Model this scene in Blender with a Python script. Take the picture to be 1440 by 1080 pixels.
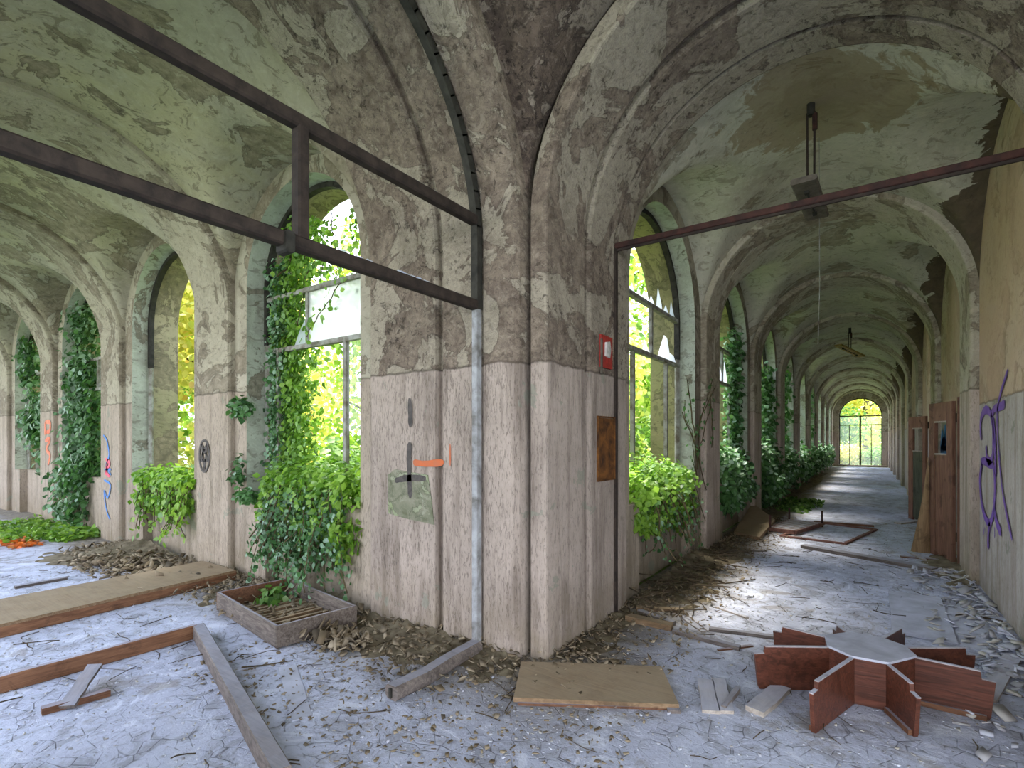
import bpy, math, random
import numpy as np
from mathutils import Vector, Matrix
random.seed(7)
RNG = np.random.default_rng(11)
scene = bpy.context.scene
COL = scene.collection
for o in list(bpy.data.objects):
    bpy.data.objects.remove(o)
PI = math.pi
rnd = random.uniform

# ------------------------------------------------------------------ camera, sky, sun, exposure
FPX = 724.0                       # focal length in pixels of a 1440 px wide frame
YAW = math.radians(34.79)
EYE = 1.6
HOR = 620.0                       # pixel row of the horizon
cam_d = bpy.data.cameras.new('camera')
cam = bpy.data.objects.new('camera', cam_d)
COL.objects.link(cam)
cam.location = (0, 0, EYE)
cam.rotation_euler = (PI / 2, 0, YAW)
cam_d.sensor_width = 36
cam_d.lens = FPX / 1440 * 36
cam_d.shift_y = (HOR - 540) / 1440
cam_d.clip_start = 0.05
cam_d.clip_end = 300
scene.camera = cam

world = bpy.data.worlds.new('world')
scene.world = world
world.use_nodes = True
wn = world.node_tree
wn.nodes.clear()
w_out = wn.nodes.new('ShaderNodeOutputWorld')
w_bg = wn.nodes.new('ShaderNodeBackground')
w_tc = wn.nodes.new('ShaderNodeTexCoord')
w_sep = wn.nodes.new('ShaderNodeSeparateXYZ')
w_r = wn.nodes.new('ShaderNodeValToRGB')
wn.links.new(w_tc.outputs['Generated'], w_sep.inputs[0])
wn.links.new(w_sep.outputs['Z'], w_r.inputs['Fac'])
w_r.color_ramp.elements[0].position = 0.0
w_r.color_ramp.elements[0].color = (0.95, 0.97, 1.0, 1)
w_r.color_ramp.elements[1].position = 0.8
w_r.color_ramp.elements[1].color = (0.62, 0.75, 1.0, 1)
wn.links.new(w_r.outputs['Color'], w_bg.inputs['Color'])
wn.links.new(w_bg.outputs[0], w_out.inputs[0])
w_bg.inputs['Strength'].default_value = 2.6

sun_d = bpy.data.lights.new('sun', 'SUN')
sun_d.energy = 7.0
sun_d.angle = math.radians(28)
sun_d.color = (1.0, 0.94, 0.80)
sun = bpy.data.objects.new('sun', sun_d)
COL.objects.link(sun)
SUN_DIR = Vector((0.36, -0.16, -1.0))        # the way the light travels: over the courtyard
sun.rotation_euler = SUN_DIR.to_track_quat('-Z', 'Y').to_euler()

vs = scene.view_settings
vs.view_transform = 'Standard'
vs.look = 'None'
vs.gamma = 1
vs.use_curve_mapping = False
vs.exposure = 1.42

# ------------------------------------------------------------------ small helpers
Fv = Vector((-math.sin(YAW), math.cos(YAW), 0))
Rv = Vector((math.cos(YAW), math.sin(YAW), 0))


def ray(px, py):
    return Fv * FPX + Rv * (px - 720) + Vector((0, 0, HOR - py))


def G(px, py, z=0.0):
    """point of the horizontal plane at height z"""
    v = ray(px, py)
    t = (z - EYE) / v.z
    return Vector((v.x * t, v.y * t, z))


def srgb(r, g, b):
    def f(c):
        c /= 255.0
        return c / 12.92 if c <= 0.04045 else ((c + 0.055) / 1.055) ** 2.4
    return (f(r), f(g), f(b), 1.0)


class MB:
    """collects vertices and faces of one mesh"""
    def __init__(self):
        self.v = []
        self.f = []

    def add(self, vs_, fs):
        n = len(self.v)
        self.v += [tuple(p) for p in vs_]
        self.f += [tuple(i + n for i in f) for f in fs]
        return self

    def box(self, c, s, rz=0.0, M=None, ch=0.0):
        """box of size s centred on c; ch bevels its long edges"""
        x, y, z = s[0] / 2, s[1] / 2, s[2] / 2
        R = M if M is not None else Matrix.Rotation(rz, 3, 'Z')
        if ch <= 0:
            p = [(-x, -y, -z), (x, -y, -z), (x, y, -z), (-x, y, -z), (-x, -y, z), (x, -y, z), (x, y, z), (-x, y, z)]
            f = [(0, 3, 2, 1), (4, 5, 6, 7), (0, 1, 5, 4), (1, 2, 6, 5), (2, 3, 7, 6), (3, 0, 4, 7)]
        else:
            a = ch
            prof = [(-y + a, -z), (y - a, -z), (y, -z + a), (y, z - a), (y - a, z), (-y + a, z), (-y, z - a), (-y, -z + a)]
            p = [(-x, q[0], q[1]) for q in prof] + [(x, q[0], q[1]) for q in prof]
            f = [tuple(range(7, -1, -1)), tuple(range(8, 16))]
            f += [(i, (i + 1) % 8, 8 + (i + 1) % 8, 8 + i) for i in range(8)]
        c = Vector(c)
        return self.add([c + R @ Vector(q) for q in p], f)

    def bar(self, a, b, w, t, up=(0, 0, 1), ch=0.0):
        """bar from a to b, w wide and t thick, thickness along up"""
        a, b = Vector(a), Vector(b)
        d = b - a
        L = d.length
        d.normalize()
        u = Vector(up)
        s = u.cross(d)
        s.normalize()
        u = d.cross(s)
        M = Matrix((d, s, u)).transposed()
        return self.box((a + b) / 2, (L, w, t), M=M, ch=ch)

    def tube(self, pts, r, n=8, closed=False, taper=None):
        pts = [Vector(p) for p in pts]
        N = len(pts)
        base = len(self.v)
        prev = None
        for i, p in enumerate(pts):
            d = pts[min(i + 1, N - 1)] - pts[max(i - 1, 0)]
            if d.length < 1e-6:
                d = Vector((0, 0, 1))
            d.normalize()
            u = Vector((0, 0, 1)) if abs(d.z) < .9 else Vector((1, 0, 0))
            s = u.cross(d).normalized()
            if prev is not None and s.dot(prev) < 0:
                s = -s
            prev = s
            t = d.cross(s)
            rr = r if taper is None else r * (1 + (taper - 1) * i / max(1, N - 1))
            for k in range(n):
                a = 2 * PI * k / n
                self.v.append(tuple(p + s * math.cos(a) * rr + t * math.sin(a) * rr))
        for i in range(N - 1):
            for k in range(n):
                k2 = (k + 1) % n
                self.f.append((base + i * n + k, base + i * n + k2, base + (i + 1) * n + k2, base + (i + 1) * n + k))
        self.f.append(tuple(base + k for k in range(n - 1, -1, -1)))
        self.f.append(tuple(base + (N - 1) * n + k for k in range(n)))
        return self

    def prism(self, poly, z0, z1, M=None):
        """polygon in xy between z0 and z1, optionally moved by a 4x4"""
        n = len(poly)
        p = [Vector((x, y, z0)) for x, y in poly] + [Vector((x, y, z1)) for x, y in poly]
        if M is not None:
            p = [M @ q for q in p]
        f = [tuple(range(n - 1, -1, -1)), tuple(range(n, 2 * n))] + [(i, (i + 1) % n, n + (i + 1) % n, n + i) for i in range(n)]
        return self.add(p, f)

    def build(self, name, mat, parent=None, smooth=False, fix=True):
        me = bpy.data.meshes.new(name)
        me.from_pydata(self.v, [], self.f)
        if fix:
            import bmesh
            bm = bmesh.new()
            bm.from_mesh(me)
            bmesh.ops.recalc_face_normals(bm, faces=bm.faces)
            bm.to_mesh(me)
            bm.free()
        if smooth:
            me.polygons.foreach_set('use_smooth', [True] * len(me.polygons))
        me.materials.append(mat)
        o = bpy.data.objects.new(name, me)
        COL.objects.link(o)
        if parent is not None:
            o.parent = parent
            o.matrix_parent_inverse = parent.matrix_world.inverted() if parent.type != 'EMPTY' else Matrix.Translation(-Vector(parent.location))
        return o


def tag(o, label=None, cat=None, group=None, kind=None):
    if label:
        o['label'] = label
    if cat:
        o['category'] = cat
    if group:
        o['group'] = group
    if kind:
        o['kind'] = kind
    return o


def empty(name, loc=(0, 0, 0)):
    o = bpy.data.objects.new(name, None)
    o.empty_display_size = 0.2
    o.location = loc
    COL.objects.link(o)
    return o


def struct(o, label=None):
    o['kind'] = 'structure'
    if label:
        o['label'] = label
    return o


def fast_mesh(name, verts, quads, mat, parent=None, smooth=False):
    """numpy arrays: verts (N,3), quads (M,4)"""
    me = bpy.data.meshes.new(name)
    me.vertices.add(len(verts))
    me.vertices.foreach_set('co', verts.astype(np.float32).ravel())
    k = quads.shape[1]
    me.loops.add(quads.size)
    me.loops.foreach_set('vertex_index', quads.astype(np.int32).ravel())
    me.polygons.add(len(quads))
    me.polygons.foreach_set('loop_start', np.arange(0, quads.size, k, dtype=np.int32))
    me.polygons.foreach_set('loop_total', np.full(len(quads), k, dtype=np.int32))
    if smooth:
        me.polygons.foreach_set('use_smooth', np.ones(len(quads), dtype=bool))
    me.update(calc_edges=True)
    me.materials.append(mat)
    o = bpy.data.objects.new(name, me)
    COL.objects.link(o)
    if parent is not None:
        o.parent = parent
        if parent.type == 'EMPTY':
            o.matrix_parent_inverse = Matrix.Translation(-Vector(parent.location))
    return o


# ------------------------------------------------------------------ materials
class NT:
    def __init__(self, name, rough=0.9):
        self.m = bpy.data.materials.new(name)
        self.m.use_nodes = True
        self.t = self.m.node_tree
        self.b = self.t.nodes['Principled BSDF']
        self.b.inputs['Roughness'].default_value = rough
        self.b.inputs['Specular IOR Level'].default_value = 0.25
        g = self.t.nodes.new('ShaderNodeNewGeometry')
        self.geo = g
        self.pos = g.outputs['Position']

    def L(self, a, b):
        if isinstance(a, (int, float)):
            b.default_value = a
        elif isinstance(a, tuple):
            b.default_value = a
        else:
            self.t.links.new(a, b)

    def scaled(self, s):
        m = self.t.nodes.new('ShaderNodeMapping')
        m.inputs['Scale'].default_value = s
        self.t.links.new(self.pos, m.inputs['Vector'])
        return m.outputs[0]

    def moved(self, loc):
        m = self.t.nodes.new('ShaderNodeMapping')
        m.inputs['Location'].default_value = loc
        self.t.links.new(self.pos, m.inputs['Vector'])
        return m.outputs[0]

    def noise(self, scale, detail=6, rough=0.55, dist=0.0, vec=None):
        n = self.t.nodes.new('ShaderNodeTexNoise')
        n.inputs['Scale'].default_value = scale
        n.inputs['Detail'].default_value = detail
        n.inputs['Roughness'].default_value = rough
        n.inputs['Distortion'].default_value = dist
        self.t.links.new(vec if vec is not None else self.pos, n.inputs['Vector'])
        return n.outputs['Fac']

    def voro(self, scale, vec=None, feature='F1', out='Distance'):
        n = self.t.nodes.new('ShaderNodeTexVoronoi')
        n.feature = feature
        n.inputs['Scale'].default_value = scale
        self.t.links.new(vec if vec is not None else self.pos, n.inputs['Vector'])
        return n.outputs[out]

    def step(self, fac, a, b, lo=0.0, hi=1.0):
        n = self.t.nodes.new('ShaderNodeMapRange')
        n.inputs['From Min'].default_value = a
        n.inputs['From Max'].default_value = b
        n.inputs['To Min'].default_value = lo
        n.inputs['To Max'].default_value = hi
        self.L(fac, n.inputs['Value'])
        return n.outputs[0]

    def math(self, op, a, b=0.0):
        n = self.t.nodes.new('ShaderNodeMath')
        n.operation = op
        self.L(a, n.inputs[0])
        self.L(b, n.inputs[1])
        return n.outputs[0]

    def mix(self, fac, a, b, mode='MIX'):
        n = self.t.nodes.new('ShaderNodeMix')
        n.data_type = 'RGBA'
        n.blend_type = mode
        self.L(fac, n.inputs[0])
        self.L(a, n.inputs[6])
        self.L(b, n.inputs[7])
        return n.outputs[2]

    def color(self, c):
        self.L(c, self.b.inputs['Base Color'])

    def bump(self, h, strength=0.4, dist=0.02):
        n = self.t.nodes.new('ShaderNodeBump')
        n.inputs['Strength'].default_value = strength
        n.inputs['Distance'].default_value = dist
        self.t.links.new(h, n.inputs['Height'])
        self.t.links.new(n.outputs[0], self.b.inputs['Normal'])


def plaster(name, base, paint, dark, amount=0.5, flake=2.2, lower=None, zline=2.18, tint=None, tint_amt=0.5,
            mottled=0.0, warm=None, fleck=0.5, stain=None, bare_east=None):
    """bare render with a flaking coat of paint, dark flake rims, water stains; the lower band is a coat of its own"""
    n = NT(name, 0.92)
    big = n.noise(0.55, 6, 0.6, 0.4)
    med = n.noise(flake, 12, 0.62, 0.8)
    fine = n.noise(34, 5, 0.6)
    grain = n.noise(9, 8, 0.65, 0.5)
    edge0 = 1 - amount
    shifted = n.math('ADD', med, n.step(big, 0.3, 0.7, -0.10, 0.10))
    e = 0.5 + (0.5 - amount) * 0.35
    mask = n.step(shifted, e - 0.006, e + 0.006)
    rim = n.math('MULTIPLY', n.step(shifted, e - 0.03, e - 0.004), n.step(shifted, e + 0.012, e - 0.002))
    c_base = n.mix(n.step(grain, 0.35, 0.7), base, dark)
    c_paint = n.mix(n.step(grain, 0.3, 0.75), paint, tuple(0.8 * v for v in paint[:3]) + (1,))
    if tint:
        c_paint = n.mix(n.math('MULTIPLY', n.step(n.noise(0.8, 5, 0.6, 0.6), 0.45, 0.62), tint_amt), c_paint, tint)
    c = n.mix(mask, c_base, c_paint)
    c = n.mix(n.math('MULTIPLY', rim, 0.35), c, tuple(0.35 * v for v in dark[:3]) + (1,))
    # damp blotches
    c = n.mix(n.step(n.noise(1.3, 8, 0.7, 1.0, n.moved((7, 3, 1))), 0.50, 0.68, 0, 0.5), c, dark)
    # streaky little flakes
    fk = n.noise(1.0, 8, 0.7, 1.2, n.scaled((5, 5, 9)))
    c = n.mix(n.math('MULTIPLY', n.step(fk, 0.56, 0.59), fleck), c, tuple(0.82 * v for v in dark[:3]) + (1,))
    c = n.mix(n.math('MULTIPLY', n.step(fk, 0.42, 0.39), fleck * 0.7), c, tuple(min(1, 1.12 * v) for v in paint[:3]) + (1,))
    if stain:
        vd = n.t.nodes.new('ShaderNodeVectorMath')
        vd.operation = 'DISTANCE'
        n.t.links.new(n.pos, vd.inputs[0])
        vd.inputs[1].default_value = stain
        dd = n.math('ADD', vd.outputs['Value'], n.step(n.noise(3.5, 8, 0.65, 0.8), 0.3, 0.7, -0.30, 0.30))
        sm = n.step(dd, 0.80, 0.74)
        c = n.mix(n.math('MULTIPLY', sm, 0.75), c, srgb(140, 124, 96))
        c = n.mix(n.math('MULTIPLY', n.step(dd, 0.55, 0.3), 0.35), c, srgb(96, 78, 56))
    if bare_east:
        sp_ = n.t.nodes.new('ShaderNodeSeparateXYZ')
        n.t.links.new(n.pos, sp_.inputs[0])
        q = n.math('ADD', sp_.outputs['X'], n.math('MULTIPLY', n.math('SUBTRACT', 4.3, sp_.outputs['Z']), 0.35))
        q = n.math('ADD', q, n.step(n.noise(2.0, 9, 0.62, 0.5), 0.3, 0.7, -0.22, 0.22))
        c = n.mix(n.step(q, bare_east, bare_east + 0.012), c, n.mix(n.step(grain, 0.3, 0.7), srgb(104, 92, 74), srgb(76, 66, 54)))
    # mould specks, clustered
    sp = n.step(n.noise(16, 8, 0.75, 0.6), 0.56, 0.61)
    cl = n.step(n.noise(1.1, 4, 0.6, 0.3, n.moved((1, 5, 9))), 0.50 - 0.25 * mottled, 0.62)
    spk = n.math('MULTIPLY', n.math('MULTIPLY', sp, cl), 0.45 + 0.4 * mottled)
    c = n.mix(spk, c, tuple(0.28 * v for v in dark[:3]) + (1,))
    h = n.math('ADD', n.math('MULTIPLY', mask, 0.5), n.math('MULTIPLY', grain, 0.5))
    h = n.math('SUBTRACT', h, n.math('MULTIPLY', spk, 0.5))
    if mottled:
        # curled scales of old paint, light chips over a dark ground
        sc = n.noise(13, 10, 0.72, 1.4)
        chips = n.step(sc, 0.56, 0.58)
        c = n.mix(n.math('MULTIPLY', chips, 0.32 * mottled), c, paint)
        veins = n.math('MULTIPLY', n.step(sc, 0.48, 0.505), n.step(sc, 0.53, 0.51))
        c = n.mix(n.math('MULTIPLY', veins, 0.45 * mottled), c, tuple(0.4 * v for v in dark[:3]) + (1,))
        h = n.math('ADD', h, n.math('MULTIPLY', chips, 0.6))
    if warm:
        c = n.mix(n.step(n.noise(0.5, 4, 0.6, 0.8, n.moved((2, 8, 4))), 0.42, 0.6, 0, 0.8), c, warm)
    if lower:
        sep = n.t.nodes.new('ShaderNodeSeparateXYZ')
        n.t.links.new(n.pos, sep.inputs[0])
        z = n.math('ADD', sep.outputs['Z'], n.step(n.noise(6, 4), 0.3, 0.7, -0.012, 0.012))
        low = n.step(z, zline + 0.004, zline - 0.004)
        fib = n.noise(1.0, 7, 0.72, 0.8, n.scaled((85, 85, 17)))
        fl = n.step(fib, 0.53, 0.62)
        cl_ = n.mix(n.step(n.noise(1.7, 6, 0.6, 0.5), 0.35, 0.7), lower, tuple(0.80 * v for v in lower[:3]) + (1,))
        cl_ = n.mix(n.step(n.noise(1.0, 5, 0.6, 0.3, n.scaled((8, 8, 0.8))), 0.46, 0.66, 0, 0.6), cl_, dark)
        cl_ = n.mix(n.math('MULTIPLY', fl, 0.5), cl_, tuple(0.5 * v for v in dark[:3]) + (1,))
        # ochre-brown creep of damp at the foot
        foot = n.math('MULTIPLY', n.step(z, 0.55, 0.0), n.step(n.noise(4, 6, 0.6), 0.3, 0.7))
        cl_ = n.mix(n.math('MULTIPLY', foot, 0.8), cl_, srgb(120, 108, 84))
        # bare grey scabs
        scab = n.step(n.noise(2.6, 10, 0.6, 0.7, n.moved((3, 3, 3))), 0.63, 0.64)
        cl_ = n.mix(n.math('MULTIPLY', scab, 0.6), cl_, srgb(126, 130, 116))
        line = n.math('MULTIPLY', n.step(z, zline + 0.02, zline + 0.005), n.step(z, zline - 0.012, zline))
        c = n.mix(low, c, cl_)
        c = n.mix(n.math('MULTIPLY', line, 0.6), c, tuple(0.5 * v for v in dark[:3]) + (1,))
        h2 = n.math('SUBTRACT', n.math('MULTIPLY', n.noise(14, 6), 0.35), n.math('MULTIPLY', fl, 0.22))
        mx = n.t.nodes.new('ShaderNodeMix')
        mx.data_type = 'FLOAT'
        n.t.links.new(low, mx.inputs[0])
        n.t.links.new(h, mx.inputs[2])
        n.t.links.new(h2, mx.inputs[3])
        h = mx.outputs[0]
    c = n.mix(n.step(fine, 0.3, 0.7, 0.12, 0.0), c, tuple(0.5 * v for v in dark[:3]) + (1,))
    n.color(c)
    n.bump(h, 0.55, 0.025)
    return n.m


def simple(name, c1, c2=None, scale=6.0, rough=0.8, bump=0.2, stretch=None, metal=0.0, thr=(0.35, 0.65)):
    n = NT(name, rough)
    v = n.scaled(stretch) if stretch else None
    a = n.noise(scale, 7, 0.6, 0.4, v)
    n.color(n.mix(n.step(a, *thr), c1, c2 if c2 else tuple(0.7 * q for q in c1[:3]) + (1,)))
    n.b.inputs['Metallic'].default_value = metal
    n.bump(a, bump, 0.01)
    return n.m


def wood(name, c1, c2, dust=None, amt=0.5, rough=0.7, axis='x'):
    """grain runs along the object's own x axis; dust lies on what faces up"""
    n = NT(name, rough)
    tc = n.t.nodes.new('ShaderNodeTexCoord')
    mp = n.t.nodes.new('ShaderNodeMapping')
    mp.inputs['Scale'].default_value = {'x': (1.5, 22, 22), 'y': (22, 1.5, 22), 'z': (22, 22, 1.5)}[axis]
    n.t.links.new(tc.outputs['Object'], mp.inputs['Vector'])
    g = n.noise(1.6, 8, 0.6, 1.2, mp.outputs[0])
    c = n.mix(n.step(g, 0.35, 0.65), c1, c2)
    c = n.mix(n.step(n.noise(5, 6, 0.65, 0.6), 0.55, 0.66, 0, 0.6), c, tuple(0.45 * v for v in c2[:3]) + (1,))
    if dust:
        sep = n.t.nodes.new('ShaderNodeSeparateXYZ')
        n.t.links.new(n.geo.outputs['Normal'], sep.inputs[0])
        up = n.step(sep.outputs['Z'], 0.75, 0.97)
        d = n.math('MULTIPLY', up, n.step(n.noise(7, 7, 0.65), 0.25, 0.6, amt * 0.5, amt))
        c = n.mix(d, c, dust)
    n.color(c)
    n.bump(g, 0.3, 0.006)
    return n.m


def leaf_mat(name, cols, trans=0.45, gloss=0.45):
    n = NT(name, gloss)
    r = n.t.nodes.new('ShaderNodeValToRGB')
    r.color_ramp.interpolation = 'LINEAR'
    els = r.color_ramp.elements
    els[0].position = 0
    els[0].color = cols[0]
    els[1].position = 1
    els[1].color = cols[-1]
    for i, c in enumerate(cols[1:-1]):
        e = els.new((i + 1) / (len(cols) - 1))
        e.color = c
    n.t.links.new(n.geo.outputs['Random Per Island'], r.inputs[0])
    n.color(r.outputs[0])
    n.b.inputs['Specular IOR Level'].default_value = 0.45
    tr = n.t.nodes.new('ShaderNodeBsdfTranslucent')
    br = n.mix(1.0, r.outputs[0], (1.12, 1.12, 0.72, 1), 'MULTIPLY')
    n.t.links.new(br, tr.inputs[0])
    ms = n.t.nodes.new('ShaderNodeMixShader')
    ms.inputs[0].default_value = trans
    n.t.links.new(n.b.outputs[0], ms.inputs[1])
    n.t.links.new(tr.outputs[0], ms.inputs[2])
    out = n.t.nodes['Material Output']
    n.t.links.new(ms.outputs[0], out.inputs['Surface'])
    return n.m


M = {}
M['vault'] = plaster('vault plaster', srgb(174, 166, 148), srgb(196, 192, 176), srgb(132, 122, 106), 0.74, 1.0, tint=srgb(182, 184, 166), stain=(-.35, 5.5, 4.7), bare_east=0.80)  # north vault colour raised to stand in for light lacking there
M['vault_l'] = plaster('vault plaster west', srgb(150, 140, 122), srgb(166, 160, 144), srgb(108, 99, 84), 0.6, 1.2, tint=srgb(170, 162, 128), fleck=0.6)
M['crossing'] = plaster('crossing plaster', srgb(104, 90, 80), srgb(140, 128, 116), srgb(60, 50, 45), 0.42, 1.6, mottled=1.0)
M['pier'] = plaster('pier plaster', srgb(144, 130, 116), srgb(162, 152, 136), srgb(88, 76, 67), 0.5, 1.7, lower=srgb(170, 156, 146), mottled=0.9, fleck=0.3)
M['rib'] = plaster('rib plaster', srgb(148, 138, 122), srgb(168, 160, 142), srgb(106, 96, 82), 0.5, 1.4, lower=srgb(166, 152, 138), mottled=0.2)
M['rib_n'] = plaster('north rib plaster', srgb(174, 164, 146), srgb(194, 186, 168), srgb(124, 112, 98), 0.55, 1.4, lower=srgb(196, 180, 168), mottled=0.2)  # rib plaster copied lighter, the dim north corridor's missing light put in its colour
M['wall'] = plaster('wall plaster', srgb(148, 138, 122), srgb(168, 160, 144), srgb(108, 98, 84), 0.6, 1.3, lower=srgb(168, 154, 140), tint=srgb(158, 156, 138))
M['reveal'] = plaster('reveal plaster', srgb(150, 146, 130), srgb(174, 180, 166), srgb(106, 102, 90), 0.78, 1.7)
M['moss'] = plaster('mossy outer reveal', srgb(140, 134, 98), srgb(156, 150, 108), srgb(96, 96, 66), 0.6, 2.2, tint=srgb(136, 142, 84))
M['wall_r'] = plaster('east wall plaster', srgb(186, 166, 146), srgb(198, 182, 162), srgb(134, 116, 98), 0.6, 1.0, lower=srgb(192, 184, 182), zline=2.0, warm=srgb(192, 164, 142))
M['outer'] = plaster('outer render', srgb(152, 142, 118), srgb(170, 160, 132), srgb(106, 100, 82), 0.5, 2.0, tint=srgb(136, 138, 100))
M['steel'] = simple('rusty brown steel', srgb(58, 48, 42), srgb(36, 29, 26), 14, 0.75, 0.3)
M['steel_red'] = simple('red brown rusted steel', srgb(74, 46, 40), srgb(42, 30, 28), 10, 0.8, 0.3)
M['rust'] = simple('dusty rust', srgb(132, 96, 86), srgb(96, 66, 58), 10, 0.85, 0.3)
M['steel_grey'] = simple('grey painted steel', srgb(150, 152, 146), srgb(96, 88, 76), 9, 0.6, 0.2)
M['steel_dark'] = simple('blackened steel', srgb(56, 54, 48), srgb(32, 30, 27), 12, 0.7, 0.2)
M['steel_blue'] = simple('blue grey steel trim', srgb(158, 160, 164), srgb(100, 98, 96), 8, 0.55, 0.15)
M['niche'] = simple('brown fibre board', srgb(116, 74, 34), srgb(54, 34, 20), 9, 0.9, 0.3)
M['red'] = simple('faded red enamel', srgb(164, 52, 44), srgb(120, 44, 40), 20, 0.5, 0.1)
M['white'] = simple('chipped white enamel', srgb(206, 204, 200), srgb(150, 146, 140), 16, 0.6, 0.2)
M['lampmetal'] = simple('dusty lamp metal', srgb(104, 96, 86), srgb(72, 66, 58), 12, 0.7, 0.2)
M['gold'] = simple('yellowed lamp metal', srgb(196, 168, 104), srgb(120, 96, 52), 12, 0.6, 0.1)
M['chip'] = simple('plaster chips', srgb(190, 190, 196), srgb(140, 136, 132), 3.0, 0.95, 0.1, thr=(0.4, 0.6))
M['soil'] = simple('rubble and soil', srgb(128, 118, 98), srgb(84, 74, 58), 9, 0.95, 0.7)
M['twig'] = simple('dry twigs', srgb(84, 72, 56), srgb(52, 44, 34), 12, 0.9, 0.2)
M['bark'] = simple('bark', srgb(104, 92, 70), srgb(66, 58, 44), 8, 0.9, 0.6)
M['stem'] = simple('vine stems', srgb(92, 80, 56), srgb(64, 56, 38), 12, 0.9, 0.3)
DUST = srgb(178, 182, 200)
M['wood_board'] = wood('dusty brown board', srgb(140, 116, 90), srgb(106, 84, 62), srgb(156, 142, 120), 0.7)
M['wood_grey'] = wood('weathered grey plank', srgb(122, 112, 106), srgb(84, 76, 72), DUST, 0.45)
M['wood_brown'] = wood('brown timber', srgb(120, 84, 62), srgb(84, 56, 40), DUST, 0.5)
M['wood_tray'] = wood('grey tray timber', srgb(118, 108, 100), srgb(76, 66, 60), srgb(160, 158, 166), 0.8)
M['wood_red'] = wood('red brown veneer', srgb(100, 58, 44), srgb(66, 38, 28), DUST, 0.6, 0.42)
M['wood_edge'] = wood('pale plywood edge', srgb(176, 170, 174), srgb(140, 132, 132), DUST, 0.7)
M['wood_light'] = wood('pale plank', srgb(176, 166, 156), srgb(142, 132, 122), DUST, 0.75)
M['wood_door'] = wood('door veneer', srgb(136, 100, 82), srgb(100, 70, 58), None, 0, axis='z')
M['wood_browny'] = wood('brown timber lengthwise', srgb(136, 98, 72), srgb(98, 66, 46), DUST, 0.75, axis='y')
M['wood_dgreen'] = wood('dark green door veneer', srgb(88, 88, 72), srgb(60, 64, 54), None, 0, axis='z')
M['wood_tan'] = wood('tan hardboard', srgb(158, 130, 98), srgb(122, 98, 72), None, 0, axis='z')
M['paper'] = simple('grey card', srgb(184, 187, 202), srgb(158, 160, 172), 5, 0.9, 0.05)
M['black_paint'] = simple('black spray paint', srgb(60, 56, 55), srgb(84, 78, 75), 18, 0.7, 0.0)
M['orange_paint'] = simple('orange spray paint', srgb(190, 96, 54), srgb(170, 100, 70), 18, 0.7, 0.0)
M['purple_paint'] = simple('purple spray paint', srgb(104, 70, 160), srgb(126, 96, 170), 14, 0.7, 0.0)
M['blue_paint'] = simple('blue spray paint', srgb(60, 120, 190), srgb(80, 110, 160), 18, 0.7, 0.0)
M['pink_paint'] = simple('pink spray paint', srgb(222, 80, 110), srgb(200, 96, 110), 18, 0.7, 0.0)
M['redtext_paint'] = simple('dull red paint', srgb(196, 84, 52), srgb(190, 120, 90), 18, 0.7, 0.0)
M['patch'] = plaster('grey repair plaster', srgb(134, 132, 116), srgb(152, 154, 136), srgb(92, 96, 74), 0.5, 4, tint=srgb(124, 140, 90), tint_amt=0.9)
M['ivy'] = leaf_mat('ivy leaves', [srgb(52, 84, 38), srgb(78, 116, 50), srgb(104, 144, 66), srgb(150, 176, 120)])
M['ivy_bright'] = leaf_mat('bright ivy leaves', [srgb(70, 112, 36), srgb(112, 156, 52), srgb(150, 186, 78), srgb(128, 166, 110)], 0.5)
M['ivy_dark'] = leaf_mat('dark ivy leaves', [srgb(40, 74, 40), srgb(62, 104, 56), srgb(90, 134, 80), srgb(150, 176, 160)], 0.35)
M['tree'] = leaf_mat('tree leaves', [srgb(92, 132, 52), srgb(140, 176, 72), srgb(178, 204, 96), srgb(214, 222, 140)], 0.55)
M['tree_gold'] = leaf_mat('yellow green leaves', [srgb(178, 190, 90), srgb(216, 214, 120), srgb(236, 230, 160), srgb(186, 200, 96), srgb(224, 190, 120)], 0.55)
M['tree_dark'] = leaf_mat('deep green leaves', [srgb(70, 110, 48), srgb(100, 146, 70), srgb(140, 176, 90), srgb(170, 190, 110)], 0.5)
M['fallen'] = leaf_mat('fallen leaves', [srgb(150, 104, 56), srgb(196, 124, 60), srgb(120, 96, 60), srgb(160, 140, 90)], 0.2)
M['fallen_orange'] = leaf_mat('orange fallen leaves', [srgb(226, 124, 50), srgb(206, 104, 44), srgb(186, 120, 70)], 0.2)


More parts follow.
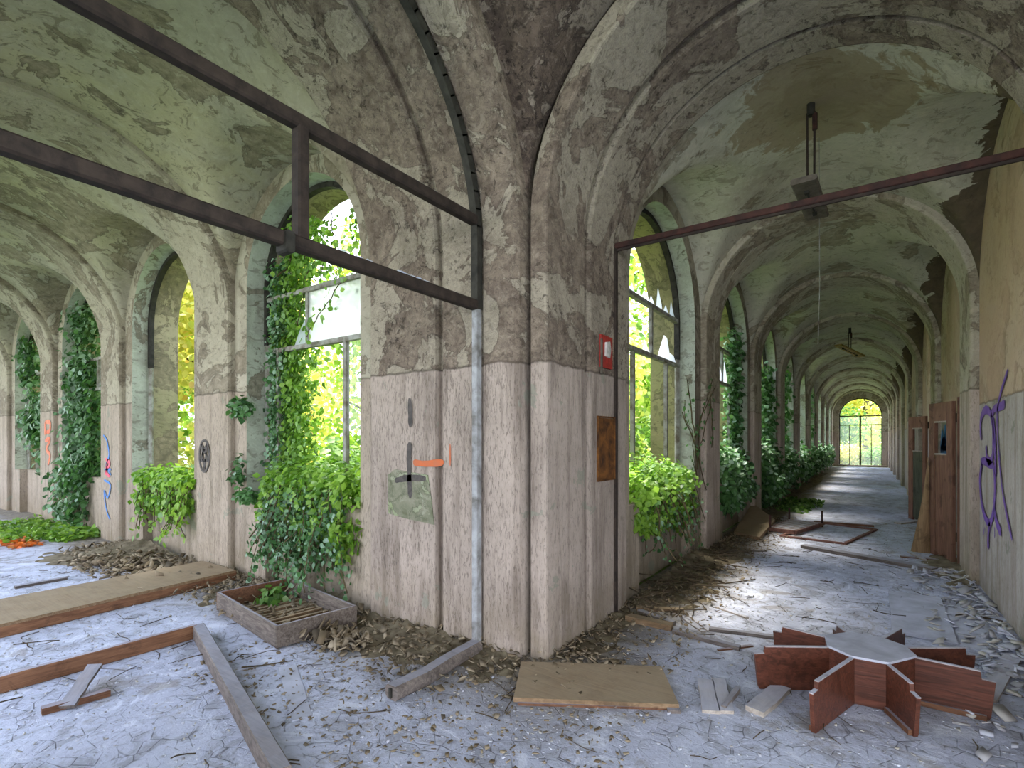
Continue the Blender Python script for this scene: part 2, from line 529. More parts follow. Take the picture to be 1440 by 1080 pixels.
def floor_mat():
    n = NT('dusty floor', 0.9)
    big = n.noise(0.7, 6, 0.6, 0.6)
    med = n.noise(4.0, 10, 0.68, 1.0)
    fine = n.noise(28, 8, 0.7, 0.6)
    c = n.mix(n.step(big, 0.35, 0.65), srgb(172, 176, 194), srgb(190, 195, 214))
    c = n.mix(n.step(med, 0.52, 0.60, 0, 0.55), c, srgb(134, 134, 140))
    c = n.mix(n.step(med, 0.44, 0.40, 0, 0.7), c, srgb(210, 214, 228))
    # worn through to the brown screed
    sc = n.step(n.noise(1.5, 8, 0.7, 0.9, n.moved((4, 9, 0))), 0.56, 0.62, 0, 0.6)
    c = n.mix(sc, c, srgb(140, 132, 124))
    # cracks between flakes of dried paint
    vd = n.voro(9, feature='DISTANCE_TO_EDGE')
    cr = n.math('MULTIPLY', n.step(vd, 0.035, 0.0), n.step(med, 0.45, 0.58))
    c = n.mix(n.math('MULTIPLY', cr, 0.65), c, srgb(84, 80, 82))
    sp = n.step(fine, 0.59, 0.66, 0, 0.7)
    c = n.mix(sp, c, srgb(106, 100, 98))
    # brown soil along the window walls: depends on the distance to them
    sep = n.t.nodes.new('ShaderNodeSeparateXYZ')
    n.t.links.new(n.pos, sep.inputs[0])
    wob = n.step(n.noise(1.6, 6, 0.7, 0.5), 0.3, 0.7, -0.35, 0.35)
    dx = n.math('ADD', sep.outputs['X'], wob)
    a = n.math('MULTIPLY', n.step(dx, -1.05, -1.6), n.step(sep.outputs['Y'], 2.2, 2.9))
    dy = n.math('ADD', sep.outputs['Y'], wob)
    b = n.math('MULTIPLY', n.step(dy, 2.35, 2.85), n.step(sep.outputs['X'], -1.5, -2.3))
    near = n.math('MAXIMUM', a, b)
    soil = n.mix(n.step(n.noise(11, 7, 0.7, 0.8), 0.4, 0.62), srgb(138, 128, 108), srgb(92, 82, 66))
    c = n.mix(n.math('MULTIPLY', near, 0.85), c, soil)
    n.color(c)
    h = n.math('ADD', n.math('MULTIPLY', med, 0.7), n.math('MULTIPLY', fine, 0.4))
    h = n.math('SUBTRACT', h, n.math('MULTIPLY', cr, 0.3))
    n.bump(h, 0.8, 0.03)
    return n.m


M['floor'] = floor_mat()
M['ground'] = simple('courtyard ground', srgb(96, 120, 50), srgb(70, 84, 44), 2.0, 0.95, 0.6)


def glass(name, col, milky, rough=0.15):
    n = NT(name, rough)
    n.color(col)
    tr = n.t.nodes.new('ShaderNodeBsdfTransparent')
    tl = n.t.nodes.new('ShaderNodeBsdfTranslucent')
    tl.inputs[0].default_value = col
    m1 = n.t.nodes.new('ShaderNodeMixShader')
    m1.inputs[0].default_value = 0.65
    n.t.links.new(n.b.outputs[0], m1.inputs[1])
    n.t.links.new(tl.outputs[0], m1.inputs[2])
    m2 = n.t.nodes.new('ShaderNodeMixShader')
    n.t.links.new(n.step(n.noise(3, 5), 0.3, 0.7, milky * 0.8, milky), m2.inputs[0])
    n.t.links.new(tr.outputs[0], m2.inputs[1])
    n.t.links.new(m1.outputs[0], m2.inputs[2])
    n.t.links.new(m2.outputs[0], n.t.nodes['Material Output'].inputs['Surface'])
    return n.m


M['milk_glass'] = glass('milky wired glass', (0.93, 0.93, 0.95, 1), 0.85)
M['clear_glass'] = glass('dusty clear glass', (0.85, 0.88, 0.88, 1), 0.12)
M['shard_glass'] = glass('broken glass', (0.80, 0.84, 0.95, 1), 0.7)

# ------------------------------------------------------------------ plan of the two corridors
# west corridor runs along -x: rib faces y = 3.10 and y = -0.20.  s = -x, d = y - 3.10
# north corridor runs along +y: rib faces x = -1.92 and x = 1.02.  s = y,  d = -1.92 - x
ZS_W, H_W, C_W = 3.10, 1.65, 1.45
ZS_N, H_N, C_N = 3.25, 1.42, -0.50
RIB = 0.82
REC = 0.08                       # bay walls stand this far behind the rib faces
TH = 0.72                        # back of the wall
SILL = 0.95


def mapW(s, d, z):
    return (-s, 3.10 + d, z)


def mapN(s, d, z):
    return (-1.92 - d, s, z)


W_RIBS = [2.91 + 3.35 * i for i in range(7)]           # near edges of the ribs
N_RIBS = [3.90 + 3.75 * i for i in range(10)]
N_END = N_RIBS[-1] + RIB


def sweep_arch(mb, profile, path, mp):
    """profile: (s, depth) closed; path: (u, z, nu, nz) with outward normal"""
    n = len(profile)
    base = len(mb.v)
    for (u, z, nu, nz) in path:
        for (s, dp) in profile:
            mb.v.append(mp(s, u + nu * dp, z + nz * dp))
    for i in range(len(path) - 1):
        for k in range(n):
            k2 = (k + 1) % n
            mb.f.append((base + i * n + k, base + i * n + k2, base + (i + 1) * n + k2, base + (i + 1) * n + k))
    mb.f.append(tuple(base + k for k in range(n)))
    mb.f.append(tuple(base + (len(path) - 1) * n + k for k in range(n)))
    return mb


def arch_path(c, H, zs, seg=48, z0=0.0, jitter=0.0):
    p = []
    nz = 10
    for i in range(nz):
        p.append((c + H, z0 + (zs - z0) * i / nz, 1, 0))
    for i in range(seg + 1):
        a = PI * i / seg
        p.append((c + H * math.cos(a), zs + H * math.sin(a), math.cos(a), math.sin(a)))
    for i in range(nz - 1, -1, -1):
        p.append((c - H, z0 + (zs - z0) * i / nz, -1, 0))
    return p


def rib_profile(s0, s1, deep=0.34, r=0.02):
    return [(s0, deep), (s0, r), (s0 + r * .3, r * .3), (s0 + r, 0), ((s0 + s1) / 2, 0.004), (s1 - r, 0), (s1 - r * .3, r * .3), (s1, r), (s1, deep)]


def mpW(s, u, z):
    return (-s, u, z)


def mpN(s, u, z):
    return (u, s, z)


# floor and ground
mb = MB()
mb.box((-11.9, 1.5, -0.1), (28.6, 3.8, 0.2))
o = mb.build('floor', M['floor'])
struct(o, 'dusty grey blue corridor floor running off to the left')
mb = MB()
mb.box((-0.4, 20.7, -0.1), (3.4, 34.6, 0.2))
mb.box((2.6, -3.2, -0.1), (10.0, 6.4, 0.2))
mb.box((4.35, 1.95, -0.1), (6.5, 3.9, 0.2))
o = mb.build('floor', M['floor'])
struct(o, 'dusty grey blue corridor floor running to the bright end door')
mb = MB()
GX, GY = 30, 40
for i in range(GX + 1):
    for j in range(GY + 1):
        x = -45 + 90 * i / GX
        y = -20 + 110 * j / GY
        mb.v.append((x, y, -0.25))
for i in range(GX):
    for j in range(GY):
        a = i * (GY + 1) + j
        mb.f.append((a, a + GY + 1, a + GY + 2, a + 1))
struct(mb.build('ground', M['ground']), 'green overgrown ground outside')

# ------------------------------------------------------------------ ribs
TRIM = 0


def trim(mb_, mat, label, smooth=False):
    global TRIM
    TRIM += 1
    return struct(mb_.build('trim_%d' % TRIM, mat), label)


ordn = ['first', 'second', 'third', 'fourth', 'fifth', 'sixth', 'seventh', 'eighth', 'ninth', 'tenth']
for i, s0 in enumerate(W_RIBS):
    p = [(s0, 0.34), (s0, 0.03), (s0 + 0.012, 0.006), (s0 + 0.03, 0), (s0 + 0.12, 0), (s0 + 0.40, 0.003), (s0 + RIB - .03, 0), (s0 + RIB - 0.008, 0.008), (s0 + RIB, 0.03), (s0 + RIB, 0.34)]
    mb = sweep_arch(MB(), p, arch_path(C_W, H_W, ZS_W), mpW)
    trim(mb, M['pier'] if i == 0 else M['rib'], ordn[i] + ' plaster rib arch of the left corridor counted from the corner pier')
for i, s0 in enumerate(N_RIBS):
    p = [(s0, 0.34), (s0, 0.03), (s0 + 0.012, 0.006), (s0 + 0.03, 0), (s0 + 0.46, 0.0), (s0 + 0.46, 0.012), (s0 + 0.475, 0.012), (s0 + 0.475, 0.0), (s0 + RIB - .03, 0), (s0 + RIB - 0.008, 0.008), (s0 + RIB, 0.03), (s0 + RIB, 0.34)]
    if i == 0:
        p = [(s0, 0.34), (s0, 0.03), (s0 + 0.012, 0.006), (s0 + 0.03, 0), (s0 + 0.49, 0.0), (s0 + 0.49, 0.035), (s0 + 0.545, 0.035), (s0 + 0.545, 0.0), (s0 + RIB - .03, 0), (s0 + RIB - 0.008, 0.008), (s0 + RIB, 0.03), (s0 + RIB, 0.34)]
    mb = sweep_arch(MB(), p, arch_path(C_N, H_N, ZS_N), mpN)
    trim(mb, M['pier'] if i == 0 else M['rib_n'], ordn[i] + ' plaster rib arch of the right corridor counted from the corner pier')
# the two big arches of the crossing, meeting at the corner pier
p = [(2.11, 0.60), (2.11, 0.10), (2.118, 0.045), (2.145, 0.012), (2.20, 0), (2.42, 0), (2.42, 0.035), (2.50, 0.035), (2.50, 0), (2.83, 0), (2.845, 0.06), (2.91, 0.06), (2.91, 0.60)]
trim(sweep_arch(MB(), p, arch_path(C_W, H_W, ZS_W, 64), mpW), M['pier'], 'scaly plaster crossing arch on the left face of the corner pier')
p = [(3.45, 0.60), (3.45, 0.15), (3.21, 0.14), (3.20, 0.02), (3.206, 0.006), (3.22, 0), (3.45, 0.003), (3.80, 0), (3.83, 0.015), (3.835, 0.06), (3.90, 0.06), (3.90, 0.60)]
trim(sweep_arch(MB(), p, arch_path(C_N, H_N, ZS_N, 64), mpN), M['pier'], 'scaly plaster crossing arch on the right face of the corner pier')
# solid heart of the corner pier
mb = MB()
mb.box((-2.62, 3.72, 2.55), (1.0, 0.8, 5.1))
trim(mb, M['pier'], 'solid heart of the corner pier')


# ------------------------------------------------------------------ vaults (cross vaults, one per bay)
def vault(mb, c, R, zs, s0, s1, zs2, h2, mp, nu=40, nv=36):
    """main barrel across u about c, lunettes along s between s0 and s1 rising h2 above zs2"""
    sc, r = (s0 + s1) / 2, (s1 - s0) / 2
    base = len(mb.v)
    k = 0.10
    for i in range(nu + 1):
        a = PI * i / nu
        u = c + R * math.cos(a)
        for j in range(nv + 1):
            b = PI * j / nv
            s = sc + r * math.cos(b)
            z1 = zs + R * math.sin(a)
            z2 = zs2 + h2 * math.sin(b)
            m = max(z1, z2)
            if abs(z1 - z2) < k:
                m += (k - abs(z1 - z2)) ** 2 / (4 * k)
            m += 0.010 * math.sin(s * 3.1 + u * 2.3) + 0.008 * math.sin(s * 6.3 - u * 4.1)
            mb.v.append(mp(s, u, m))
    for i in range(nu):
        for j in range(nv):
            q = base + i * (nv + 1) + j
            mb.f.append((q, q + 1, q + nv + 2, q + nv + 1))
    return mb


mb = MB()
for i in range(6):
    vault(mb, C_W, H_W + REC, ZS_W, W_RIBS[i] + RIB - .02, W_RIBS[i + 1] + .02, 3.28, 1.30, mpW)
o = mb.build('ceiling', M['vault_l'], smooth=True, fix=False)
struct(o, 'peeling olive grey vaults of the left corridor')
mb = MB()
for i in range(9):
    vault(mb, C_N, H_N + REC, ZS_N, N_RIBS[i] + RIB - .02, N_RIBS[i + 1] + .02, 3.14, 1.46, mpN)
o = mb.build('ceiling', M['vault'], smooth=True, fix=False)
struct(o, 'peeling pale grey green vaults of the right corridor')
mb = MB()
vault(mb, 1.43, 1.82, 3.12, 2.14 - 3.22, 2.14, 3.12, 1.74, mpW, 60, 60)
o = mb.build('ceiling', M['crossing'], smooth=True, fix=False)
struct(o, 'dark mouldy vault over the corner')
# slabs over the vaults, one reaching unseen behind the camera
mb = MB()
mb.box((-14.0, 1.75, 5.25), (24.2, 5.0, 0.3))
mb.box((-0.3, 21.0, 5.25), (4.6, 36.5, 0.3))
mb.box((2.4, -1.3, 5.25), (10.0, 10.4, 0.3))  # enlarged out of view to cut the light on the pier
struct(mb.build('roof', M['outer']), 'flat roof slab over the vaults, with an unseen light blocking extension')


# ------------------------------------------------------------------ window walls
def window_wall(mb, mbr, mbo, bays, s_start, s_end, mp, top=5.1):
    """bays: (o0, o1, spring, n0, n1) opening, springing height, niche under the sill"""
    N = 28
    cur = s_start

    def quad(m_, a, b, c_, d_):
        m_.add([mp(*a), mp(*b), mp(*c_), mp(*d_)], [(0, 1, 2, 3)])
    for (o0, o1, zsp, n0, n1) in bays:
        D0, D1, DN = REC, TH, REC + 0.13
        # solid strips left of the opening
        for D in (D0, D1):
            quad(mb, (cur, D, 0), (o0, D, 0), (o0, D, top), (cur, D, top))
        c, r = (o0 + o1) / 2, (o1 - o0) / 2
        # below the sill: shoulders flush, middle recessed
        quad(mb, (o0, D0, 0), (n0, D0, 0), (n0, D0, SILL), (o0, D0, SILL))
        quad(mb, (n1, D0, 0), (o1, D0, 0), (o1, D0, SILL), (n1, D0, SILL))
        quad(mb, (n0, D0, 0), (n0, DN, 0), (n0, DN, SILL), (n0, D0, SILL))
        quad(mb, (n1, D0, 0), (n1, DN, 0), (n1, DN, SILL), (n1, D0, SILL))
        quad(mb, (n0, DN, 0), (n1, DN, 0), (n1, DN, SILL - .05), (n0, DN, SILL - .05))
        quad(mb, (o0, D1, 0), (o1, D1, 0), (o1, D1, SILL), (o0, D1, SILL))
        # sill top
        quad(mb, (o0, D0, SILL), (n0, D0, SILL), (n0, D1, SILL), (o0, D1, SILL))
        quad(mb, (n1, D0, SILL), (o1, D0, SILL), (o1, D1, SILL), (n1, D1, SILL))
        quad(mb, (n0, DN, SILL), (n1, DN, SILL), (n1, D1, SILL), (n0, D1, SILL))
        quad(mb, (n0, DN, SILL), (n1, DN, SILL), (n1, DN, SILL - .05), (n0, DN, SILL - .05))
        # jambs: inner half reveal coat, outer half render
        for oo in (o0, o1):
            quad(mbr, (oo, D0, SILL), (oo, D0 + .24, SILL), (oo, D0 + .24, zsp), (oo, D0, zsp))
            quad(mbo, (oo, D0 + .24, SILL), (oo, D1, SILL), (oo, D1, zsp), (oo, D0 + .24, zsp))
        arch = [(c - r * math.cos(PI * i / N), zsp + r * math.sin(PI * i / N)) for i in range(N + 1)]
        for i in range(N):
            (sa, za), (sb, zb) = arch[i], arch[i + 1]
            for D in (D0, D1):
                quad(mb, (sa, D, za), (sb, D, zb), (sb, D, top), (sa, D, top))
            quad(mbr, (sa, D0, za), (sb, D0, zb), (sb, D0 + .24, zb), (sa, D0 + .24, za))
            quad(mbo, (sa, D0 + .24, za), (sb, D0 + .24, zb), (sb, D1, zb), (sa, D1, za))
        cur = o1
    for D in (REC, TH):
        quad(mb, (cur, D, 0), (s_end, D, 0), (s_end, D, top), (cur, D, top))
    quad(mb, (s_start, REC, 0), (s_start, TH, 0), (s_start, TH, top), (s_start, REC, top))
    quad(mb, (s_end, REC, 0), (s_end, TH, 0), (s_end, TH, top), (s_end, REC, top))
    quad(mb, (s_start, REC, top), (s_end, REC, top), (s_end, TH, top), (s_start, TH, top))


W_BAYS, N_BAYS = [], []
for i in range(6):
    a, b = W_RIBS[i] + RIB, W_RIBS[i + 1]
    c = (a + b) / 2 - 0.02
    W_BAYS.append((c - 1.02, c + 1.02, 3.38, c - 0.78, c + 0.62))
# the third window of the left corridor reaches the floor in a mass of ivy
for i in range(9):
    a, b = N_RIBS[i] + RIB, N_RIBS[i + 1]
    c = (a + b) / 2 - 0.03
    N_BAYS.append((c - 1.20, c + 1.20, 3.20, c - 0.92, c + 0.98))
mb, mr, mo = MB(), MB(), MB()
window_wall(mb, mr, mo, W_BAYS, 2.95, W_RIBS[-1] + RIB, mapW)
wl = mb.build('wall_left', M['wall'], fix=False)
struct(wl, 'stained plaster wall with arched windows along the left corridor')
o = mr.build('reveal', M['reveal'], wl, fix=False)
o = mo.build('outer_reveal', M['outer'], wl, fix=False)
mb, mr, mo = MB(), MB(), MB()
window_wall(mb, mr, mo, N_BAYS, 3.95, N_END, mapN)
wc = mb.build('wall_centre', M['wall'], fix=False)
struct(wc, 'stained plaster wall with arched windows along the right corridor')
o = mr.build('reveal', M['reveal'], wc, fix=False)
o = mo.build('outer_reveal', M['moss'], wc, fix=False)

# east wall of the right corridor
mb = MB()
mb.box((0.92 + REC + 0.15, (3.0 + N_END) / 2, 2.55), (0.3, N_END - 3.0, 5.1))
wr = mb.build('wall_right', M['wall_r'])
struct(wr, 'blotched ochre and grey wall on the right with purple graffiti')
# raised pilaster strips between the ribs on the right wall are the ribs themselves

# far end wall with an arched glazed door
YE = N_END
mb = MB()
N = 30
c, r, zsp = C_N + 0.02, 1.12, 3.15


def q4(m_, pts):
    m_.add(pts, [tuple(range(len(pts)))])


for (x0, x1) in ((-2.6, c - r), (c + r, 1.4)):
    for yy in (YE, YE + .35):
        q4(mb, [(x0, yy, 0), (x1, yy, 0), (x1, yy, 5.1), (x0, yy, 5.1)])
for i in range(N):
    a0, a1 = PI * i / N, PI * (i + 1) / N
    xa, za = c - r * math.cos(a0), zsp + r * math.sin(a0)
    xb, zb = c - r * math.cos(a1), zsp + r * math.sin(a1)
    for yy in (YE, YE + .35):
        q4(mb, [(xa, yy, za), (xb, yy, zb), (xb, yy, 5.1), (xa, yy, 5.1)])
    q4(mb, [(xa, YE, za), (xb, YE, zb), (xb, YE + .35, zb), (xa, YE + .35, za)])
for xx in (c - r, c + r):
    q4(mb, [(xx, YE, 0), (xx, YE + .35, 0), (xx, YE + .35, zsp), (xx, YE, zsp)])
struct(mb.build('wall_back', M['rib_n'], fix=False), 'end wall with the bright arched door')
d = struct(empty('door_1', (c, YE + .2, 0)), 'arched steel and glass door at the far end')
fr = MB()
fr.tube([(c - r + .03, YE + .2, 0.03), (c - r + .03, YE + .2, zsp)] + [(c - (r - .03) * math.cos(PI * i / 20), YE + .2, zsp + (r - .03) * math.sin(PI * i / 20)) for i in range(1, 20)] + [(c + r - .03, YE + .2, zsp), (c + r - .03, YE + .2, .03)], 0.035, 6)
fr.build('frame', M['steel'], d)
for z, t in ((0.06, .10), (2.6, .05), (3.15, .06)):
    MB().bar((c - r, YE + .2, z), (c + r, YE + .2, z), 0.05, t).build('rail', M['steel'], d)
for x, t, z1 in ((c, .09, 3.15), (c - r * .5, .035, 2.6), (c + r * .5, .035, 2.6)):
    MB().bar((x, YE + .2, 0.1), (x, YE + .2, z1), t, .05, up=(0, 1, 0)).build('mullion', M['steel'], d)
MB().box((c, YE + .2, 1.6), (2 * r - .1, .006, 3.0)).build('pane', M['clear_glass'], d)
mb = MB()
mb.box((c, YE - .12, 0.05), (2 * r + .5, .28, .1), ch=.015)
trim(mb, M['wall'], 'stone step before the far door')


# ------------------------------------------------------------------ window frames
def window(idx, bay, mp, label, trans_, mull, panes=(), shards=(), top_dark=True):
    (o0, o1, zsp, n0, n1) = bay
    D = REC + 0.24
    c, r = (o0 + o1) / 2, (o1 - o0) / 2
    root = struct(empty('window_%d' % idx, mp(c, D, SILL)), label)
    # blackened arch frame
    rr = r - 0.035
    pts = [(c - rr, D, 2.75)] + [(c - rr, D, zsp)] + [(c - rr * math.cos(PI * i / 28), D, zsp + rr * math.sin(PI * i / 28)) for i in range(1, 28)] + [(c + rr, D, zsp), (c + rr, D, 2.75)]
    f = MB()
    for k in range(len(pts) - 1):
        a, b = Vector(mp(*pts[k])), Vector(mp(*pts[k + 1]))
        e = (b - a).normalized() * 0.006
        nn = Vector(mp(0, 1, 0)) - Vector(mp(0, 0, 0))
        f.bar(a - e, b + e, .055, .07, up=nn)
    f.build('arch_frame', M['steel_dark'], root)
    for ss in (c - rr, c + rr):
        MB().bar(mp(ss, D, SILL), mp(ss, D, 2.75), .05, .05, up=(1, 1, 0)).build('jamb_frame', M['steel_grey'], root)
    for z in trans_:
        MB().bar(mp(c - r, D, z), mp(c + r, D, z), .06, .05).build('transom', M['steel_grey'], root)
    for (s, z0, z1) in mull:
        MB().bar(mp(s, D, z0), mp(s, D, z1), .05, .045, up=(1, 0, 0)).build('mullion', M['steel_grey'], root)
    for (s0, s1, z0, z1, mname) in panes:
        m_ = MB()
        m_.add([mp(s0, D - .004, z0), mp(s1, D - .004, z0), mp(s1, D - .004, z1), mp(s0, D - .004, z1), mp(s0, D + .004, z0), mp(s1, D + .004, z0), mp(s1, D + .004, z1), mp(s0, D + .004, z1)],
               [(0, 1, 2, 3), (4, 5, 6, 7), (0, 1, 5, 4), (1, 2, 6, 5), (2, 3, 7, 6), (3, 0, 4, 7)])
        m_.build('pane', M[mname], root)
    for poly in shards:
        m_ = MB()
        n = len(poly)
        m_.add([mp(s, D - .003, z) for s, z in poly] + [mp(s, D + .003, z) for s, z in poly],
               [tuple(range(n)), tuple(range(n, 2 * n))] + [(i, (i + 1) % n, n + (i + 1) % n, n + i) for i in range(n)])
        m_.build('glass_shard', M['shard_glass'], root)
    return root


def shard_row(s0, s1, z, hmin, hmax, n):
    out = []
    ds = (s1 - s0) / n
    for i in range(n):
        a = s0 + ds * i
        h = rnd(hmin, hmax)
        out.append([(a, z), (a + ds * rnd(.8, 1.0), z), (a + ds * rnd(.5, .8), z + h * rnd(.2, .5)), (a + ds * rnd(.2, .5), z + h)])
    return out


b = W_BAYS[0]
c = (b[0] + b[1]) / 2
window(1, b, mapW, 'arched window nearest the corner pier on the left side, milky panes and ivy', (3.28, 2.66),
       ((5.14, 2.66, 3.28), (4.48, SILL, 2.66), (5.72, SILL, 2.66), (4.2, 2.66, 3.28)),
       ((c - 1.0, 5.12, 2.69, 3.25, 'milk_glass'), (c - 1.0, 4.46, 1.7, 2.63, 'clear_glass')),
       [[(5.16, 2.69), (5.16, 3.0), (5.3, 2.85), (5.4, 2.69)]])
b = W_BAYS[1]
window(2, b, mapW, 'arched window second from the corner pier on the left side, glass gone', (), ())
for k in range(2, 6):
    b = W_BAYS[k]
    c = (b[0] + b[1]) / 2
    window(k + 1, b, mapW, 'arched window %s from the corner pier on the left side' % ordn[k], (3.1, 2.55), ((c - .1, 2.55, 3.1), (c + .35, SILL, 2.55), (c - .5, SILL, 2.55)),
           (), [[(c + .2, 3.12), (c + .7, 3.12), (c + .6, 3.35), (c + .4, 3.2)]])
for k in range(9):
    b = N_BAYS[k]
    c = (b[0] + b[1]) / 2
    sh = []
    if k == 0:
        sh = shard_row(c - .6, c + .25, 3.31, .08, .16, 4) + shard_row(c + .3, c + 1.1, 3.31, .08, .26, 3) + shard_row(c - .2, c + .1, 2.69, .1, .2, 1) + \
            [[(c + .35, 2.69), (c + 1.1, 2.69), (c + 1.0, 2.78), (c + .82, 2.80), (c + .72, 2.98), (c + .6, 3.0)]]
    if k == 1:
        sh = shard_row(c - .6, c + .6, 2.69, .1, .4, 3)
    window(7 + k, b, mapN, 'arched window %s from the corner pier on the right side' % ordn[k], (3.28, 2.66),
           ((c + .1, 2.66, 3.28), (c + .68, SILL, 2.66), (c - .5, SILL, 2.66)), (), sh)

# ------------------------------------------------------------------ steel glazing screen across the left corridor
t = tag(empty('glazing_screen', (-2.46, 3.06, 0)), 'brown steel glazing screen frame without glass across the left corridor mouth', 'window frame')
X0 = -2.46
mb = MB()
pts = [(H_W + C_W - .03, 0.0), (H_W + C_W - .03, ZS_W)] + [(C_W + (H_W - .03) * math.cos(a), ZS_W + (H_W - .03) * math.sin(a)) for a in [PI * i / 40 for i in range(1, 41)]]
for k in range(1, len(pts) - 1):
    a, b2 = Vector((X0, *pts[k])), Vector((X0, *pts[k + 1]))
    e = (b2 - a).normalized() * .006
    mb.bar(a - e, b2 + e, .06, .06, up=(1, 0, 0))
mb.build('arch_frame', M['steel_dark'], t)
MB().bar((X0, 3.07, 0), (X0, 3.07, 2.6), .07, .05, up=(1, 0, 0), ch=.008).build('post', M['steel_blue'], t)
MB().bar((X0, 3.07, 2.6), (X0, 3.07, ZS_W), .06, .06, up=(1, 0, 0)).build('post', M['steel_dark'], t)
MB().bar((X0, 3.04, 3.27), (X0, -.17, 3.27), .07, .075, ch=.01).build('transom', M['steel'], t)
MB().bar((X0, 3.04, 2.63), (X0, -.17, 2.63), .07, .075, ch=.01).build('transom', M['steel'], t)
MB().bar((X0, 1.59, 2.66), (X0, 1.59, 3.24), .065, .075, up=(1, 0, 0), ch=.01).build('mullion', M['steel'], t)
MB().box((X0 + .01, 1.50, 2.61), (.09, .05, .11), ch=.01).build('hinge', M['steel_dark'], t)
mb = MB()
for k in range(26):                                # putty and glass remnants along the edges
    y = rnd(1.7, 2.9)
    z = random.choice([2.672, 3.31])
    mb.bar((X0, y, z), (X0, y + rnd(.01, .05), z + .0), .012, rnd(.012, .03))
mb.build('glass_remnants', M['shard_glass'], t)['kind'] = 'stuff'

# tie bar and post in the right corridor mouth
t = tag(empty('tie_bar', (-1.9, 4.42, 3.40)), 'rusted red brown steel rail crossing the right corridor below the hanging lamp', 'rail')
MB().bar((-1.93, 4.42, 3.38), (.98, 4.42, 3.38), .055, .05, ch=.006).build('rail', M['steel_red'], t)
MB().bar((-1.93, 4.42, 3.35), (.98, 4.42, 3.35), .02, .03).build('flange', M['steel'], t)
tag(MB().bar((-1.925, 4.418, 0.0), (-1.925, 4.418, 3.36), .055, .05, up=(1, 0, 0), ch=.006).build('steel_post', M['steel'], None), 'thin dark steel post standing against the right face of the corner pier', 'post')

# ------------------------------------------------------------------ things fixed on the pier
# electrical niche
t = tag(empty('wall_recess', (-1.93, 4.21, 1.53)), 'brown lined rectangular recess box in the right face of the corner pier', 'recess')
mb = MB()
mb.box((-1.917, 4.21, 1.53), (.012, .34, .54))
mb.build('back_board', M['niche'], t)
mb = MB()
for (y, w) in ((4.04, .012), (4.382, .012)):
    mb.box((-1.912, y, 1.53), (.022, w, .56))
for z in (1.255, 1.81):
    mb.box((-1.912, 4.21, z), (.022, .355, .012))
mb.build('rim', M['niche'], t)
t = tag(empty('alarm_box', (-1.9, 4.19, 2.37)), 'small red and white broken alarm box high on the corner pier', 'sign')
mb = MB()
mb.box((-1.905, 4.19, 2.38), (.02, .23, .28))
mb.build('back_plate', M['red'], t)
mb = MB()
mb.prism([(-.05, -.06), (.03, -.07), (.055, .0), (.03, .075), (-.045, .06)], 0, .018, Matrix.Translation((-1.896, 4.19, 2.40)) @ Matrix(((0, 0, 1, 0), (1, 0, 0, 0), (0, 1, 0, 0), (0, 0, 0, 1))))
mb.build('broken_cover', M['white'], t)
mb = MB()
mb.box((-1.895, 4.08, 2.33), (.014, .02, .3))
mb.build('side_cap', M['lampmetal'], t)


# ------------------------------------------------------------------ graffiti: strokes of paint as parts of the walls
def ribbon(pts, w, org, ax, az, nrm, off=0.009):
    mb_ = MB()
    n = len(pts)
    P = [Vector((p[0], p[1], 0)) for p in pts]
    vs_ = []
    for i in range(n):
        d_ = (P[min(i + 1, n - 1)] - P[max(i - 1, 0)])
        d_.normalize()
        s_ = Vector((-d_.y, d_.x, 0))
        ww = w * (.5 if i in (0, n - 1) else rnd(.85, 1.15))
        for sg in (-1, 1):
            q = P[i] + s_ * ww / 2 * sg
            vs_.append(org + ax * q.x + az * q.y + nrm * off)
    fs = [(2 * i, 2 * i + 1, 2 * i + 3, 2 * i + 2) for i in range(n - 1)]
    mb_.add(vs_, fs)
    return mb_


def smooth(pts, k=5):
    out = []
    n = len(pts)
    for i in range(n - 1):
        p0, p1, p2, p3 = pts[max(i - 1, 0)], pts[i], pts[i + 1], pts[min(i + 2, n - 1)]
        for j in range(k):
            t_ = j / k
            out.append(tuple(0.5 * ((2 * p1[q]) + (-p0[q] + p2[q]) * t_ + (2 * p0[q] - 5 * p1[q] + 4 * p2[q] - p3[q]) * t_ * t_ + (-p0[q] + 3 * p1[q] - 3 * p2[q] + p3[q]) * t_ ** 3) for q in (0, 1)))
    out.append(pts[-1])
    return out


def on_left(px, py, y=3.10):
    v = ray(px, py)
    t_ = y / v.y
    return (v.x * t_, EYE + v.z * t_)


def on_right(px, py, x=1.00):
    v = ray(px, py)
    t_ = x / v.x
    return (v.y * t_, EYE + v.z * t_)


EX, EY, EZ = Vector((1, 0, 0)), Vector((0, 1, 0)), Vector((0, 0, 1))


def graf_left(strokes, w, mat, label):
    allmb = MB()
    for st in strokes:
        m_ = ribbon(smooth([on_left(*p) for p in st]), w, Vector((0, 3.10, 0)), EX, EZ, -EY)
        allmb.add(m_.v, m_.f)
    o_ = allmb.build('graffiti', mat, wl, fix=False)
    o_['label'] = label
    return o_


